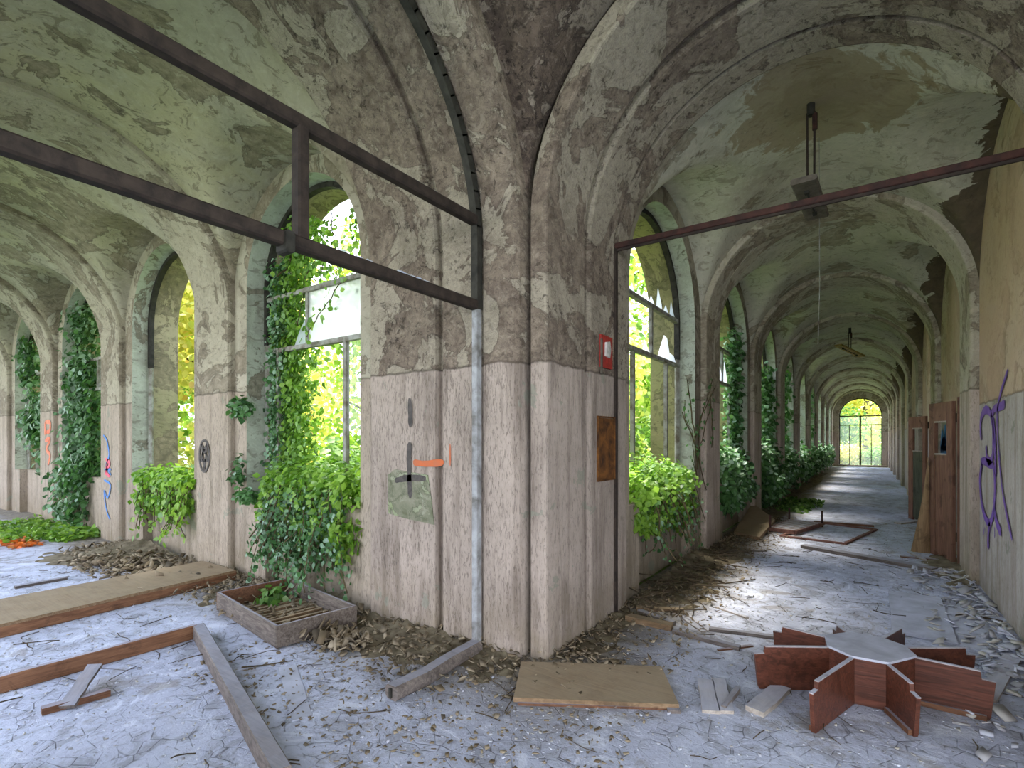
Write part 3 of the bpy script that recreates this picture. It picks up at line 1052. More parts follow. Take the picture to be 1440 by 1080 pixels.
graf_left([[(577, 560), (578, 600)], [(577, 622), (576, 655), (578, 700)], [(556, 676), (575, 672), (600, 673)]], .05, M['black_paint'], 'black sprayed cross')
graf_left([[(582, 650), (600, 652), (625, 650)]], .055, M['orange_paint'], 'orange sprayed dash')
graf_left([[(634, 624), (634, 655)]], .012, M['orange_paint'], 'thin orange drip')
cx, cy = 288, 641
circ = [(cx + 7 * math.sin(a), cy - 22 * math.cos(a)) for a in [2 * PI * i / 14 for i in range(15)]]
star = [(cx + 6.5 * math.sin(a), cy - 21 * math.cos(a)) for a in [PI + 4 * PI * i / 5 for i in range(6)]]
graf_left([circ] + [[star[i], star[i + 1]] for i in range(5)], .032, M['black_paint'], 'black sprayed pentagram in a circle')
graf_left([[(146, 612), (151, 620), (154, 640), (150, 655), (157, 668)], [(147, 675), (156, 682), (152, 700), (147, 690), (150, 715), (155, 730)], [(147, 660), (157, 660)]], .035, M['blue_paint'], 'blue sprayed scribble')
graf_left([[(149, 645), (155, 652), (150, 664), (155, 670)], [(152, 645), (149, 668)]], .05, M['pink_paint'], 'pink sprayed letter')
graf_left([[(64, 594), (71, 594), (71, 606)], [(64, 594), (64, 612)], [(64, 620), (71, 618), (66, 632), (71, 640), (68, 654)], [(66, 608), (71, 606)]], .085, M['redtext_paint'], 'faded red sprayed letters')
# grey-green repair patch under the cross
poly = [on_left(*p) for p in ((546, 668), (556, 660), (602, 668), (607, 700), (611, 738), (600, 735), (575, 730), (547, 722))]
mb = MB()
mb.prism(poly, 0, .006, Matrix(((1, 0, 0, 0), (0, 0, -1, 3.099), (0, 1, 0, 0), (0, 0, 0, 1))))
o = mb.build('repair_patch', M['patch'], wl)
o['label'] = 'grey green patch of repair plaster'


def cr5(pts):
    return [(1267 + a / 4.5, 550 + b_ / 4.5) for a, b_ in pts]


GR = [[(515, 310), (508, 220), (520, 150), (545, 118), (575, 150), (590, 250), (588, 400), (570, 445), (550, 420), (545, 345)],
      [(575, 160), (600, 112), (630, 100), (665, 80)],
      [(588, 170), (600, 300), (603, 400), (606, 540)],
      [(512, 455), (530, 440), (560, 458), (590, 470)],
      [(520, 455), (505, 560), (516, 700), (540, 800), (570, 832), (592, 760), (602, 600), (592, 470)],
      [(570, 832), (560, 900), (558, 1000)],
      [(596, 740), (612, 830), (640, 900)],
      [(575, 850), (578, 905)], [(600, 860), (600, 930)], [(535, 860), (530, 910)]]
mb = MB()
for i, st in enumerate(GR):
    m_ = ribbon(smooth([on_right(*p) for p in cr5(st)]), .085 if i < 7 else .03, Vector((1.00, 0, 0)), EY, EZ, -EX)
    mb.add(m_.v, m_.f)
o = mb.build('graffiti', M['purple_paint'], wr, fix=False)
o['label'] = 'purple sprayed bubble letters'
mb = MB()
m_ = ribbon(smooth([on_right(1419, 520), on_right(1404, 580), on_right(1410, 680), on_right(1425, 760)]), .05, Vector((1.00, 0, 0)), EY, EZ, -EX)
o = m_.build('graffiti', M['purple_paint'], wr, fix=False)
# blue scribble beyond the first door leaf
mb = MB()
for st in ([(10.6, 1.42), (10.7, 1.78), (10.95, 1.45)], [(11.0, 1.4), (11.1, 1.70), (11.35, 1.42)], [(10.5, 1.42), (11.4, 1.44)], [(10.6, 1.55), (11.2, 1.56)]):
    m_ = ribbon(smooth(st), .22, Vector((1.00, 0, 0)), EY, EZ, -EX)
    mb.add(m_.v, m_.f)
o = mb.build('graffiti', M['blue_paint'], wr, fix=False)
o['label'] = 'bright blue sprayed scribble'


# ------------------------------------------------------------------ hanging lamps
def lamp(loc, ztop, zb, size, mat, label, ang, tilt):
    x, y = loc
    t_ = tag(empty('hanging_lamp', (x, y, ztop)), label, 'lamp', None)
    MB().tube([(x, y, ztop + .12), (x, y, ztop - .03)], .035, 10).build('ceiling_hook', M['steel_dark'], t_)
    for dx in (-.03, .03):
        MB().tube([(x + dx, y, ztop), (x + dx * .9, y, zb + .02)], .011, 6).build('rod', M['steel'], t_)
    MB().tube([(x + .032, y, ztop - .02), (x + .032, y, ztop - .17)], .022, 8).build('sleeve', M['steel_red'], t_)
    R = Matrix.Rotation(ang, 3, 'Z') @ Matrix.Rotation(tilt, 3, 'Y')
    m_ = MB().box((x, y, zb - .03), (size, .20, .05), M=R, ch=.012)
    m_.build('fixture_plate', mat, t_)
    m2 = MB()
    for k in (-.28, .30):
        m2.box(Vector((x, y, zb - .03)) + R @ Vector((k * size, 0, -.034)), (.05, .035, .03), M=R)
    m2.box(Vector((x, y, zb - .03)) + R @ Vector((0, 0, -.03)), (size * .5, .012, .014), M=R)
    m2.build('lamp_socket', M['steel_dark'], t_)
    return t_


lamp((-.45, 5.53), 4.66, 3.88, .92, M['lampmetal'], 'dusty twin tube lamp plate hanging by two rods over the rail', PI / 2 - .04, .0)
lamp((-.45, 17.0), 4.60, 4.12, 1.1, M['gold'], 'small yellowed lamp hanging far down the right corridor', PI / 2 - .5, .2)
tag(MB().tube([(-.43, 6.2, 4.86), (-.43, 6.22, 3.9), (-.425, 6.2, 3.2), (-.44, 6.2, 2.6)], .004, 5).build('dangling_wire', M['steel_grey'], None), 'thin pale wire dangling below the hanging lamp', 'wire')

# ------------------------------------------------------------------ door leaves on the right
def door_leaf(hx, hy, w, h, ang, mats, label, hole, broken=True):
    """leaf hinged at (hx, hy) reaching out at angle ang"""
    root = tag(empty('door_leaf', (hx, hy, 0)), label, 'door')
    d_ = Vector((math.cos(ang), math.sin(ang), 0))
    nrm = Vector((-d_.y, d_.x, 0))

    def P_(s, z, off=0.0):
        return Vector((hx, hy, z)) + d_ * s + nrm * off
    (s0, s1, z0, z1) = hole
    for (a, b_) in ((0.0, s0), (s1, w)):
        MB().bar(P_((a + b_) / 2, 0.02), P_((a + b_) / 2, h), b_ - a, .045, up=nrm, ch=.005).build('stile', M[mats[0]], root)
    MB().bar(P_(s0, (z1 + h) / 2), P_(s1, (z1 + h) / 2), .042, h - z1, ch=.004).build('top_rail', M[mats[0]], root)
    # lower panel: warped veneer with a torn foot
    m_ = MB()
    NN, KK = 10, 14
    for f_ in (-.014, .014):
        for i in range(NN + 1):
            for k in range(KK + 1):
                s_ = s0 + (s1 - s0) * i / NN
                z_ = .05 + (z0 - .05) * k / KK
                bow = .05 * math.sin(PI * i / NN) * (1 - k / KK) ** 1.5
                if k == 0:
                    z_ += .05 * math.sin(i * 2.1)
                m_.v.append(tuple(P_(s_, z_, f_ - bow)))
    n1 = (NN + 1) * (KK + 1)
    for i in range(NN):
        for k in range(KK):
            q = i * (KK + 1) + k
            m_.f.append((q, q + 1, q + KK + 2, q + KK + 1))
            m_.f.append((n1 + q, n1 + q + 1, n1 + q + KK + 2, n1 + q + KK + 1))
    for k in range(KK):
        m_.f.append((k, k + 1, n1 + k + 1, n1 + k))
        q = NN * (KK + 1) + k
        m_.f.append((q, q + 1, n1 + q + 1, n1 + q))
    m_.build('lower_panel', M[mats[1]], root, smooth=True)
    for (a, b_) in (((s0, z0), (s1, z0)), ((s0, z1), (s1, z1))):
        MB().bar(P_(a[0], a[1]), P_(b_[0], b_[1]), .055, .02).build('window_bead', M['wood_light'], root)
    for z_ in (.35, 1.9):
        MB().tube([P_(0, z_ - .06, -.03), P_(0, z_ + .06, -.03)], .012, 8).build('hinge', M['steel_dark'], root)
    return root


door_leaf(.90, 8.78, .62, 2.12, math.radians(108), ('wood_door', 'wood_door'), 'nearer brown door leaf with a small window and scuffed veneer', (.14, .46, 1.42, 1.86))
door_leaf(.90, 12.7, .60, 2.08, math.radians(113), ('wood_door', 'wood_dgreen'), 'farther door leaf with a small window and dark green lower panel', (.10, .44, 1.40, 1.85))
# peeled sheet leaning against the near leaf
m_ = MB()
KK = 16
A0, A1 = Vector((.5, 9.05, .01)), Vector((.2, 9.05, .01))
for off in (0, .008):
    for k in range(KK + 1):
        f_ = k / KK
        wd = 1 - f_ * .86
        sway = .10 * (1 - f_) ** 2
        a = Vector((.70 - .02 * f_, 9.30 + off, .015 + 1.35 * f_))
        b_ = Vector((.68 - .20 * wd ** 1.6, 9.34 - sway * .3 + off, .015 + 1.35 * f_))
        m_.v += [tuple(a), tuple(b_)]
n1 = 2 * (KK + 1)
for k in range(KK):
    m_.f.append((2 * k, 2 * k + 1, 2 * k + 3, 2 * k + 2))
    m_.f.append((n1 + 2 * k, n1 + 2 * k + 1, n1 + 2 * k + 3, n1 + 2 * k + 2))
    for e in (0, 1):
        m_.f.append((2 * k + e, 2 * k + 2 + e, n1 + 2 * k + 2 + e, n1 + 2 * k + e))
tag(m_.build('hardboard_sheet', M['wood_tan'], None, smooth=True), 'tan hardboard sheet flaring out at the foot of the nearer door leaf', 'sheet')
# frame post behind the near leaf
tag(MB().box((.955, 8.66, 1.09), (.07, .06, 2.14), ch=.01).build('door_post', M['wood_door'], None), 'upright brown door frame post behind the nearer door leaf', 'post')


# ------------------------------------------------------------------ planks, boards and frames on the floor
def local_plank(name, a, b, w, t_, mat, label, cat='plank', z=0.0, z2=None, group=None, parent=None, notch=False):
    """plank from ground point a to b with its own x axis along it"""
    a = Vector((a[0], a[1], 0))
    b = Vector((b[0], b[1], 0))
    d_ = b - a
    L = d_.length
    ang = math.atan2(d_.y, d_.x)
    z2_ = z if z2 is None else z2
    tilt = math.asin(max(-1, min(1, (z2_ - z) / L)))
    m_ = MB()
    # slightly irregular outline with broken ends
    n = 6
    prof = []
    for k in range(n + 1):
        prof.append((-L / 2 + L * k / n + (rnd(-.012, .012) if 0 < k < n else rnd(-.01, .01)), w / 2 + rnd(-.004, .004)))
    for k in range(n, -1, -1):
        prof.append((-L / 2 + L * k / n + rnd(-.012, .012), -w / 2 + rnd(-.004, .004)))
    m_.prism(prof, 0, t_)
    o_ = m_.build(name, M[mat])
    mid = (a + b) / 2
    o_.location = (mid.x, mid.y, (z + z2_) / 2)
    o_.rotation_euler = (0, -tilt, ang)
    if parent is not None:
        o_.parent = parent
        o_.matrix_parent_inverse = Matrix.Translation(-Vector(parent.location))
    elif label:
        tag(o_, label, cat, group)
    return o_


# large platform board on the left
t = tag(empty('fallen_door', (-6.3, 2.0, 0)), 'large flat dusty door leaf lying across the left corridor floor', 'door')
mb = MB()
mb.prism([(-5.98, 3.05), (-5.80, 1.22), (-5.66, -.15), (-6.62, -.15), (-6.72, 1.4), (-6.78, 3.05)], .085, .115)
mb.build('top_sheet', M['wood_board'], t)
MB().bar((-6.0, 3.05, .045), (-5.685, -.15, .045), .05, .088, ch=.006).build('edge_rail', M['wood_browny'], t)
MB().bar((-6.75, 3.05, .045), (-6.6, -.15, .045), .05, .088, ch=.006).build('edge_rail', M['wood_brown'], t)
MB().bar((-6.0, 3.03, .045), (-6.75, 3.03, .045), .05, .088, ch=.006).build('edge_rail', M['wood_brown'], t)

# shallow tray against the wall
A = G(402, 913)
B = G(315, 862)
ux = (B - A).normalized()
uy = Vector((-ux.y, ux.x, 0))
if uy.y < 0:
    uy = -uy
LX, LY = 1.30, .66
A = Vector((-3.74, 2.22, 0))
ang = math.radians(172)
ux = Vector((math.cos(ang), math.sin(ang), 0))
uy = Vector((-ux.y, ux.x, 0)) * -1
t = tag(empty('wooden_tray', A), 'shallow grey wooden tray box with slats and weeds beside the left wall', 'box')
hgt = .17


def TP(a, b_, z=0):
    return A + ux * a + uy * b_ + Vector((0, 0, z))


for (p, q) in (((0, 0), (LX, 0)), ((0, LY), (LX, LY))):
    MB().bar(TP(*p, hgt / 2 + .01), TP(*q, hgt / 2 + .01), .028, hgt, ch=.004).build('side_board', M['wood_tray'], t)
for s_ in (0.0, LX):
    MB().bar(TP(s_, -.012, hgt / 2 + .01), TP(s_, LY + .012, hgt / 2 + .01), .03, hgt, ch=.004).build('end_board', M['wood_tray' if s_ == 0 else 'wood_brown'], t)
MB().add([TP(0, 0, .02), TP(LX, 0, .02), TP(LX, LY, .02), TP(0, LY, .02), TP(0, 0, .005), TP(LX, 0, .005), TP(LX, LY, .005), TP(0, LY, .005)], [(0, 1, 2, 3), (4, 5, 6, 7), (0, 1, 5, 4), (1, 2, 6, 5), (2, 3, 7, 6), (3, 0, 4, 7)]).build('bottom_sheet', M['soil'], t)
for k in range(11):
    s_ = .34 + k * .075 + rnd(-.01, .01)
    MB().bar(TP(s_, .03 + rnd(0, .03), .045 + (.035 if k < 2 else 0)), TP(s_ + rnd(-.04, .06), LY - .03 - rnd(0, .05), .045 + (.03 if k < 2 else 0)), .032, .018).build('slat', M['wood_board'], t)
# timber frame in the foreground left
t = tag(empty('timber_frame', (-4.5, 1.97, 0)), 'L shaped brown timber door frame lying on the left foreground floor', 'frame')
z = .0
MB().bar((-4.50, 1.97, .055), (-4.53, .78, .055), .05, .11, ch=.006).build('frame_member', M['wood_browny'], t)
MB().bar((-4.50, 1.99, .055), (-2.2, 1.33, .055), .085, .105, ch=.006).build('frame_member', M['wood_grey'], t)
mb = MB()
for dz in (.03, .06, .09):
    mb.bar((-4.53, .80, dz), (-4.532, .70 + rnd(0, .03), dz), .018, .012)
mb.build('tenon', M['wood_light'], t)
local_plank('plank', G(135, 935, .12), G(92, 1000), .085, .02, 'wood_grey', 'short grey plank leaning on the brown timber frame, far left foreground', z=.115, z2=.01)
local_plank('plank', G(152, 978), G(60, 1004), .05, .04, 'wood_brown', 'short brown batten near the bottom left corner')
local_plank('plank', G(92, 815), G(20, 828), .07, .03, 'wood_grey', 'thin dark plank beyond the fallen door on the left corridor floor')
# steel sill beam by the pier
t = tag(empty('threshold_beam', (-2.44, 2.9, 0)), 'dull grey threshold beam at the foot of the steel screen', 'beam')
mb = MB()
pts = [(-2.44, 3.04), (-2.43, 2.75), (-2.40, 2.45), (-2.42, 2.18)]
for k in range(3):
    mb.bar((*pts[k], .05), (*pts[k + 1], .05), .115, .09, ch=.02)
mb.build('beam_body', M['wood_grey'], t)
MB().box((-2.42, 2.172, .05), (.02, .012, .06)).build('end_hole_shade', M['steel_dark'], t)  # solid dark plate, shade of the open beam end put in its colour
# strip of card
local_plank('card_strip', G(404, 938), G(425, 1010), .11, .006, 'paper', 'pale grey card strip on the floor before the tray', 'strip')
# board at the foot of the pier
t = tag(empty('floor_board', (-1.6, 2.9, 0)), 'flat brown chipped board on the floor at the foot of the corner pier', 'board')
c1, c2, c3, c4 = G(733, 938), G(930, 945), G(955, 1000), G(722, 990)
mb = MB()
mb.prism([(c4.x, c4.y), (c3.x, c3.y), (c2.x, c2.y), ((c1.x + c2.x) / 2, (c1.y + c2.y) / 2 + .01), (c1.x, c1.y)], .012, .04)
mb.build('board_sheet', M['wood_board'], t)
MB().bar((c4.x + .02, c4.y + .02, .008), (c3.x - .02, c3.y + .02, .008), .05, .014).build('batten', M['wood_brown'], t)
# planks to the right of the pier
PL = [((895, 857), (962, 861), .07, .03, 'wood_board', 'brown plank end poking out of the rubble beside the steel post'),
      ((898, 862), (948, 880), .06, .035, 'wood_grey', 'short grey brown batten lying between the planks near the pier'),
      ((884, 872), (945, 886), .09, .05, 'wood_board', 'thick brown plank pointing from the pier into the corridor'),
      ((948, 890), (1040, 914), .06, .03, 'wood_grey', 'dark thin plank continuing from the thick brown plank'),
      ((996, 886), (1096, 899), .05, .025, 'wood_grey', 'dark lath running towards the star shaped stand'),
      ((958, 868), (990, 890), .035, .012, 'wood_light', 'pale split lath near the planks by the pier'),
      ((966, 864), (996, 888), .02, .012, 'wood_light', 'thinner pale lath beside the split lath'),
      ((1008, 855), (1050, 870), .03, .015, 'wood_light', 'whitish lath alone on the floor beyond the planks'),
      ((1010, 915), (1058, 909), .025, .012, 'wood_brown', 'small rust brown stick at the end of the dark plank'),
      ((992, 958), (1000, 1004), .10, .02, 'wood_light', 'pale short board left of the pair at the bottom edge'),
      ((1010, 957), (1022, 1004), .08, .02, 'wood_light', 'pale short board right of the pair at the bottom edge'),
      ((936, 970), (948, 1004), .07, .02, 'wood_grey', 'grey board end beside the flat brown board'),
      ((1038, 972), (1018, 1000), .03, .03, 'wood_grey', 'narrow grey stick next to the pale board pair'),
      ((1100, 970), (1062, 1004), .11, .03, 'wood_light', 'pale plank under the left blade of the star shaped stand'),
      ((1130, 770), (1316, 804), .15, .045, 'wood_grey', 'long grey green plank lying across the right corridor'),
      ((1145, 735), (1228, 741), .10, .04, 'wood_brown', 'brown board with rust beyond the metal frame')]
for a, b, w, th, m, lab in PL:
    local_plank('plank', G(*a), G(*b), w, th, m, lab)
# boards bottom right
local_plank('board', G(1340, 850), G(1330, 905), .50, .008, 'paper', 'large pale thin board under the debris at right', 'board')
local_plank('board', G(1285, 838), G(1300, 900), .42, .012, 'paper', 'pale floor board with dark edges behind the star shaped stand', 'board', z=.009)
local_plank('plank', G(1310, 805), G(1378, 806), .16, .03, 'wood_light', 'broken pale plank at the foot of the right wall', 'plank')
local_plank('plank', G(1265, 783), G(1320, 788), .07, .015, 'wood_brown', 'splintered brown scrap at the foot of the nearer door leaf')
local_plank('plank', G(1278, 778), G(1300, 790), .05, .02, 'wood_light', 'pale splinter crossing the brown scrap by the door leaf', z=.016)
local_plank('plank', G(1262, 737), G(1296, 733), .12, .03, 'wood_light', 'pale scrap at the foot of the farther door leaf')
local_plank('plank', G(1385, 985), G(1425, 925), .10, .02, 'wood_light', 'pale plank beside the right blades of the star shaped stand', z=.0)
# fallen slab leaning at the wall
t = MB()
P0, P1, P2, P3 = G(1032, 752), G(1068, 760), G(1090, 742), G(1058, 728)
t.add([P0 + EZ * .0, P1 + EZ * .0, P2 + EZ * .10, P3 + EZ * .26, P0 + EZ * .05, P1 + EZ * .05, P2 + EZ * .15, P3 + EZ * .31], [(0, 1, 2, 3), (4, 5, 6, 7), (0, 1, 5, 4), (1, 2, 6, 5), (2, 3, 7, 6), (3, 0, 4, 7)])
tag(t.build('stone_slab', M['wood_board'], None), 'tilted brown slab leaning by the second window of the right corridor', 'slab')
# rusty metal frame
t = tag(empty('metal_frame', G(1150, 750)), 'rusty rectangular steel frame lying flat on the right corridor floor', 'frame')
cs = [G(1098, 755), G(1188, 766), G(1232, 746), G(1160, 737)]
for i in range(4):
    MB().bar(cs[i] + EZ * .016, cs[(i + 1) % 4] + EZ * .016, .045, .03).build('frame_bar', M['rust'], t)
# bed spring grid
t = tag(empty('spring_grate', G(1120, 748)), 'rusty steel grate with corner studs next to the flat steel frame', 'grate')
cs = [G(1083, 748), G(1118, 753), G(1156, 741), G(1110, 736)]
for i in range(4):
    MB().bar(cs[i] + EZ * .05, cs[(i + 1) % 4] + EZ * .05, .05, .06).build('grate_bar', M['rust'], t)
for i in range(9):
    f_ = (i + .5) / 9
    MB().bar(cs[0].lerp(cs[3], f_) + EZ * .075, cs[1].lerp(cs[2], f_) + EZ * .075, .05, .02).build('slat', M['wood_light'], t)
for i in (0, 2, 3):
    MB().bar(cs[i], cs[i] + EZ * .30, .03, .03, up=(1, 0, 0)).build('stud', M['steel_red'], t)

# star shaped stand
HC = Fv * 3.28 + Rv * 2.265
t = tag(empty('star_stand', (HC.x, HC.y, 0)), 'red brown star shaped wooden stand with eight fins around an octagonal hub', 'stand')
angs = [80, 37, 2, -36, -100, 217, 176, 130]
HH = .275
hubr = .235


def SP(r_, a_, z_):
    a_ = math.radians(a_)
    return HC + Rv * (r_ * math.cos(a_)) + Fv * (r_ * math.sin(a_)) + EZ * z_


rot_local = math.atan2(Rv.y, Rv.x)
corner = [SP(hubr, a_, 0) for a_ in angs]
for i, a_ in enumerate(angs):
    # hub panel between fins
    p, q = corner[i], corner[(i + 1) % 8]
    m_ = MB().bar(p + EZ * (HH / 2 + .004), q + EZ * (HH / 2 + .004), .018, HH)
    m_.build('hub_panel', M['wood_red'], t)
m_ = MB()
top = [SP(hubr + .012, a_, 0) for a_ in angs][::-1]
m_.prism([(p.x, p.y) for p in top], HH + .004, HH + .018)
m_.build('hub_top', M['paper'], t)
for i, a_ in enumerate(angs):
    R_ = (.48, .67, .70, .60, .54, .80, .70, .58)[i]
    prof = [(hubr, 0), (R_ - .03, 0), (R_ - .02, .02), (R_, HH - .05), (R_ - .06, HH - .045), (R_ - .065, HH - .005), (hubr, HH)]
    ar = math.radians(a_)
    dx = Rv * math.cos(ar) + Fv * math.sin(ar)
    nx = Vector((-dx.y, dx.x, 0))
    th = .011
    vs_ = [HC + dx * s_ + EZ * (z_ + .003) + nx * sg * th for sg in (-1, 1) for s_, z_ in prof]
    n = len(prof)
    m_ = MB()
    m_.add(vs_, [tuple(range(n)), tuple(range(n, 2 * n))] + [(k, (k + 1) % n, n + (k + 1) % n, n + k) for k in range(n)])
    f = m_.build('fin', M['wood_red'], t)
    m_ = MB().bar(HC + dx * hubr + EZ * (HH + .006), HC + dx * (R_ - .066) + EZ * (HH + .001), .022, .006)
    m_.bar(HC + dx * (R_ - .06) + EZ * (HH - .043), HC + dx * R_ + EZ * (HH - .048), .022, .006)
    m_.build('pale_edge', M['wood_edge'], f)
    m_ = MB().bar(HC + dx * (hubr + .02) + EZ * .018 - nx * .02, HC + dx * (R_ - .04) + EZ * .018 - nx * .02, .018, .03)
    m_.build('foot_batten', M['wood_brown'], f)

# ------------------------------------------------------------------ foliage
LEAF_V = np.array([[0, 0, 0], [-.30, .12, .05], [-.46, .42, .02], [-.20, .72, .04], [0, 1.0, -.06], [.20, .72, .04], [.46, .42, .02], [.30, .12, .05]])
LEAF_Q = np.array([[0, 4, 2, 1], [0, 4, 3, 2], [0, 7, 6, 4], [6, 5, 4, 4]])
LEAF_Q = np.array([[0, 1, 2, 3], [0, 3, 4, 4], [0, 4, 5, 5], [0, 5, 6, 7]])
LV6 = np.array([[0, 0, 0], [-.42, .38, .05], [-.24, .76, .03], [0, 1.0, -.05], [.24, .76, .03], [.42, .38, .05]])
LQ6 = np.array([[0, 1, 2, 3], [0, 3, 4, 5]])


def leaf_frames(nrm, rng=RNG, hang=0.5):
    """rotation matrices with z = leaf normal, y = leaf axis, mostly pointing down"""
    n = len(nrm)
    nrm = nrm / np.linalg.norm(nrm, axis=1, keepdims=True)
    ax = rng.normal(size=(n, 3))
    ax[:, 2] -= hang * 2
    ax -= nrm * np.sum(ax * nrm, axis=1, keepdims=True)
    ax /= np.linalg.norm(ax, axis=1, keepdims=True) + 1e-9
    sx = np.cross(ax, nrm)
    return np.stack([sx, ax, nrm], axis=2)       # columns


def leaves(name, pts, nrm, smin, smax, mat, parent=None, hang=0.5):
    n = len(pts)
    Rm = leaf_frames(nrm, hang=hang)
    sz = RNG.uniform(smin, smax, size=(n, 1, 1))
    V = np.einsum('nij,kj->nki', Rm, LV6) * sz + pts[:, None, :]
    Q = LQ6[None] + (np.arange(n) * 6)[:, None, None]
    o_ = fast_mesh(name, V.reshape(-1, 3), Q.reshape(-1, 4), mat, parent)
    o_['kind'] = 'stuff'
    return o_


SINGLE = {}


def single_leaves(pts, nrm, smin, smax, mat, parent):
    """individually built leaves, one object each, sharing one mesh"""
    if mat.name not in SINGLE:
        me = bpy.data.meshes.new('leaf')
        me.from_pydata([tuple(v) for v in LV6], [], [tuple(q) for q in LQ6])
        # a leaf mesh of its own needs its own random shade: objects share the mesh, the colour comes from the object
        me.materials.append(mat)
        SINGLE[mat.name] = me
    me = SINGLE[mat.name]
    Rm = leaf_frames(nrm)
    inv = Matrix.Translation(-Vector(parent.location))
    for i in range(len(pts)):
        o_ = bpy.data.objects.new('leaf', me)
        s_ = rnd(smin, smax)
        R3 = Matrix([list(r_) for r_ in Rm[i]]) * s_
        o_.matrix_world = Matrix.Translation(Vector(pts[i])) @ R3.to_4x4()
        COL.objects.link(o_)
        o_.parent = parent
        o_.matrix_parent_inverse = inv


def ellipsoid(c_, r_, n, out=(0, 0, 0), shell=0.55, updown=0.4):
    u = RNG.normal(size=(n, 3))
    u /= np.linalg.norm(u, axis=1, keepdims=True)
    rad = (shell + (1 - shell) * RNG.random((n, 1)) ** .6)
    rad *= 1 + .18 * np.sin(u[:, :1] * 5 + u[:, 1:2] * 4 + c_[0] * 3)
    p = np.array(c_)[None] + u * rad * np.array(r_)[None]
    nn = u * .8 + RNG.normal(size=(n, 3)) * .55 + np.array([0, 0, updown]) + np.array(out)[None]
    return p, nn


def boxpts(c_, s_, n, out, jit=.5):
    p = np.array(c_)[None] + (RNG.random((n, 3)) - .5) * np.array(s_)[None]
    nn = np.array(out)[None] + RNG.normal(size=(n, 3)) * jit
    return p, nn


def strands(starts, length, drift, out, spacing=.035, sway=.02, spread=.04):
    """vine strands: returns polylines and leaf points"""
    lines, P_, N_ = [], [], []
    for st, L_ in starts:
        p = np.array(st, float)
        line = [p.copy()]
        v = np.array(drift, float) + RNG.normal(size=3) * .15
        n = max(2, int(L_ / .08))
        for k in range(n):
            v = v * .9 + np.array(drift) * .1 + RNG.normal(size=3) * sway * 4
            v /= np.linalg.norm(v)
            p = p + v * .08
            line.append(p.copy())
            m_ = max(1, int(.08 / spacing))
            for q in range(m_):
                P_.append(p + RNG.normal(size=3) * spread)
                N_.append(np.array(out) + RNG.normal(size=3) * .45)
        lines.append(line)
    return lines, np.array(P_), np.array(N_)


def mk(mp):
    """vector version of a map"""
    def f(p):
        p = np.asarray(p)
        return np.array([mp(*q) for q in p])
    return f


def out_dir(mp):
    a, b_ = np.array(mp(0, 0, 0)), np.array(mp(0, -1, 0))
    return b_ - a


def ivy(label, root, parts, mat, smin=.045, smax=.085, singles=0, lines=(), group=None, cat='ivy', under=None):
    """parts: list of (pts, normals)"""
    t_ = tag(empty('ivy', root), label, cat, group)
    P_ = np.concatenate([p for p, _ in parts])
    N_ = np.concatenate([n_ for _, n_ in parts])
    if singles:
        d2 = np.sum((P_ - np.array([0, 0, EYE])) ** 2, axis=1)
        idx = np.argsort(d2)[:singles * 2]
        RNG.shuffle(idx)
        idx = idx[:singles]
        single_leaves(P_[idx], N_[idx], smax * .8, smax * 1.15, mat, t_)
        keep = np.ones(len(P_), bool)
        keep[idx] = False
        P_, N_ = P_[keep], N_[keep]
    leaves('foliage', P_, N_, smin, smax, mat, t_)
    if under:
        o_ = leaves('dark_foliage', np.concatenate([p for p, _ in under]), np.concatenate([n_ for _, n_ in under]), smin * .8, smax * .85, M['ivy_dark'], t_)  # smaller leaves in the darker ivy colour
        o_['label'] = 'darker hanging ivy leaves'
    if len(lines):
        m_ = MB()
        for ln in lines:
            m_.tube([tuple(q) for q in ln], rnd(.004, .009), 4)
        m_.build('stem', M['stem'], t_)['kind'] = 'stuff'
    return t_


OW = out_dir(mapW)       # into the left corridor
ON = out_dir(mapN)


def sill_bush(mp, OD, bay, n, s_lo, s_hi, top=.40, hang=.55, front=.20, dens=1.0, shell=.5):
    """foliage heaped on the sill and spilling over the front"""
    parts, L = [], s_hi - s_lo
    k = max(3, int(L / .3))
    for i in range(k):
        s_ = s_lo + L * (i + .5) / k
        r_ = L / k * .9
        h_ = top * rnd(.55, 1.0)
        parts.append(ellipsoid((0, 0, 0), (r_, .30, h_), int(n * .6 / k), out=(0, 0, .2), shell=shell))
        p, nn = parts[-1]
        P_ = np.array([mp(s_ + q[0], .22 + q[1] * 1.0, SILL + .10 + q[2]) for q in p])
        parts[-1] = (P_, nn + OD * .3)
        p, nn = ellipsoid((0, 0, 0), (r_ * .9, front, hang * rnd(.5, 1.0)), int(n * .4 / k), out=(0, 0, 0), shell=.4)
        P_ = np.array([mp(s_ + q[0], .10 - abs(q[1]) * .8, SILL - .12 - abs(q[2]) * 1.0) for q in p])
        parts.append((P_, nn + OD * 1.2))
    return parts


# --- first window on the left
b = W_BAYS[0]
parts = sill_bush(mapW, OW, b, 6000, 4.05, 5.55, .42, .40)
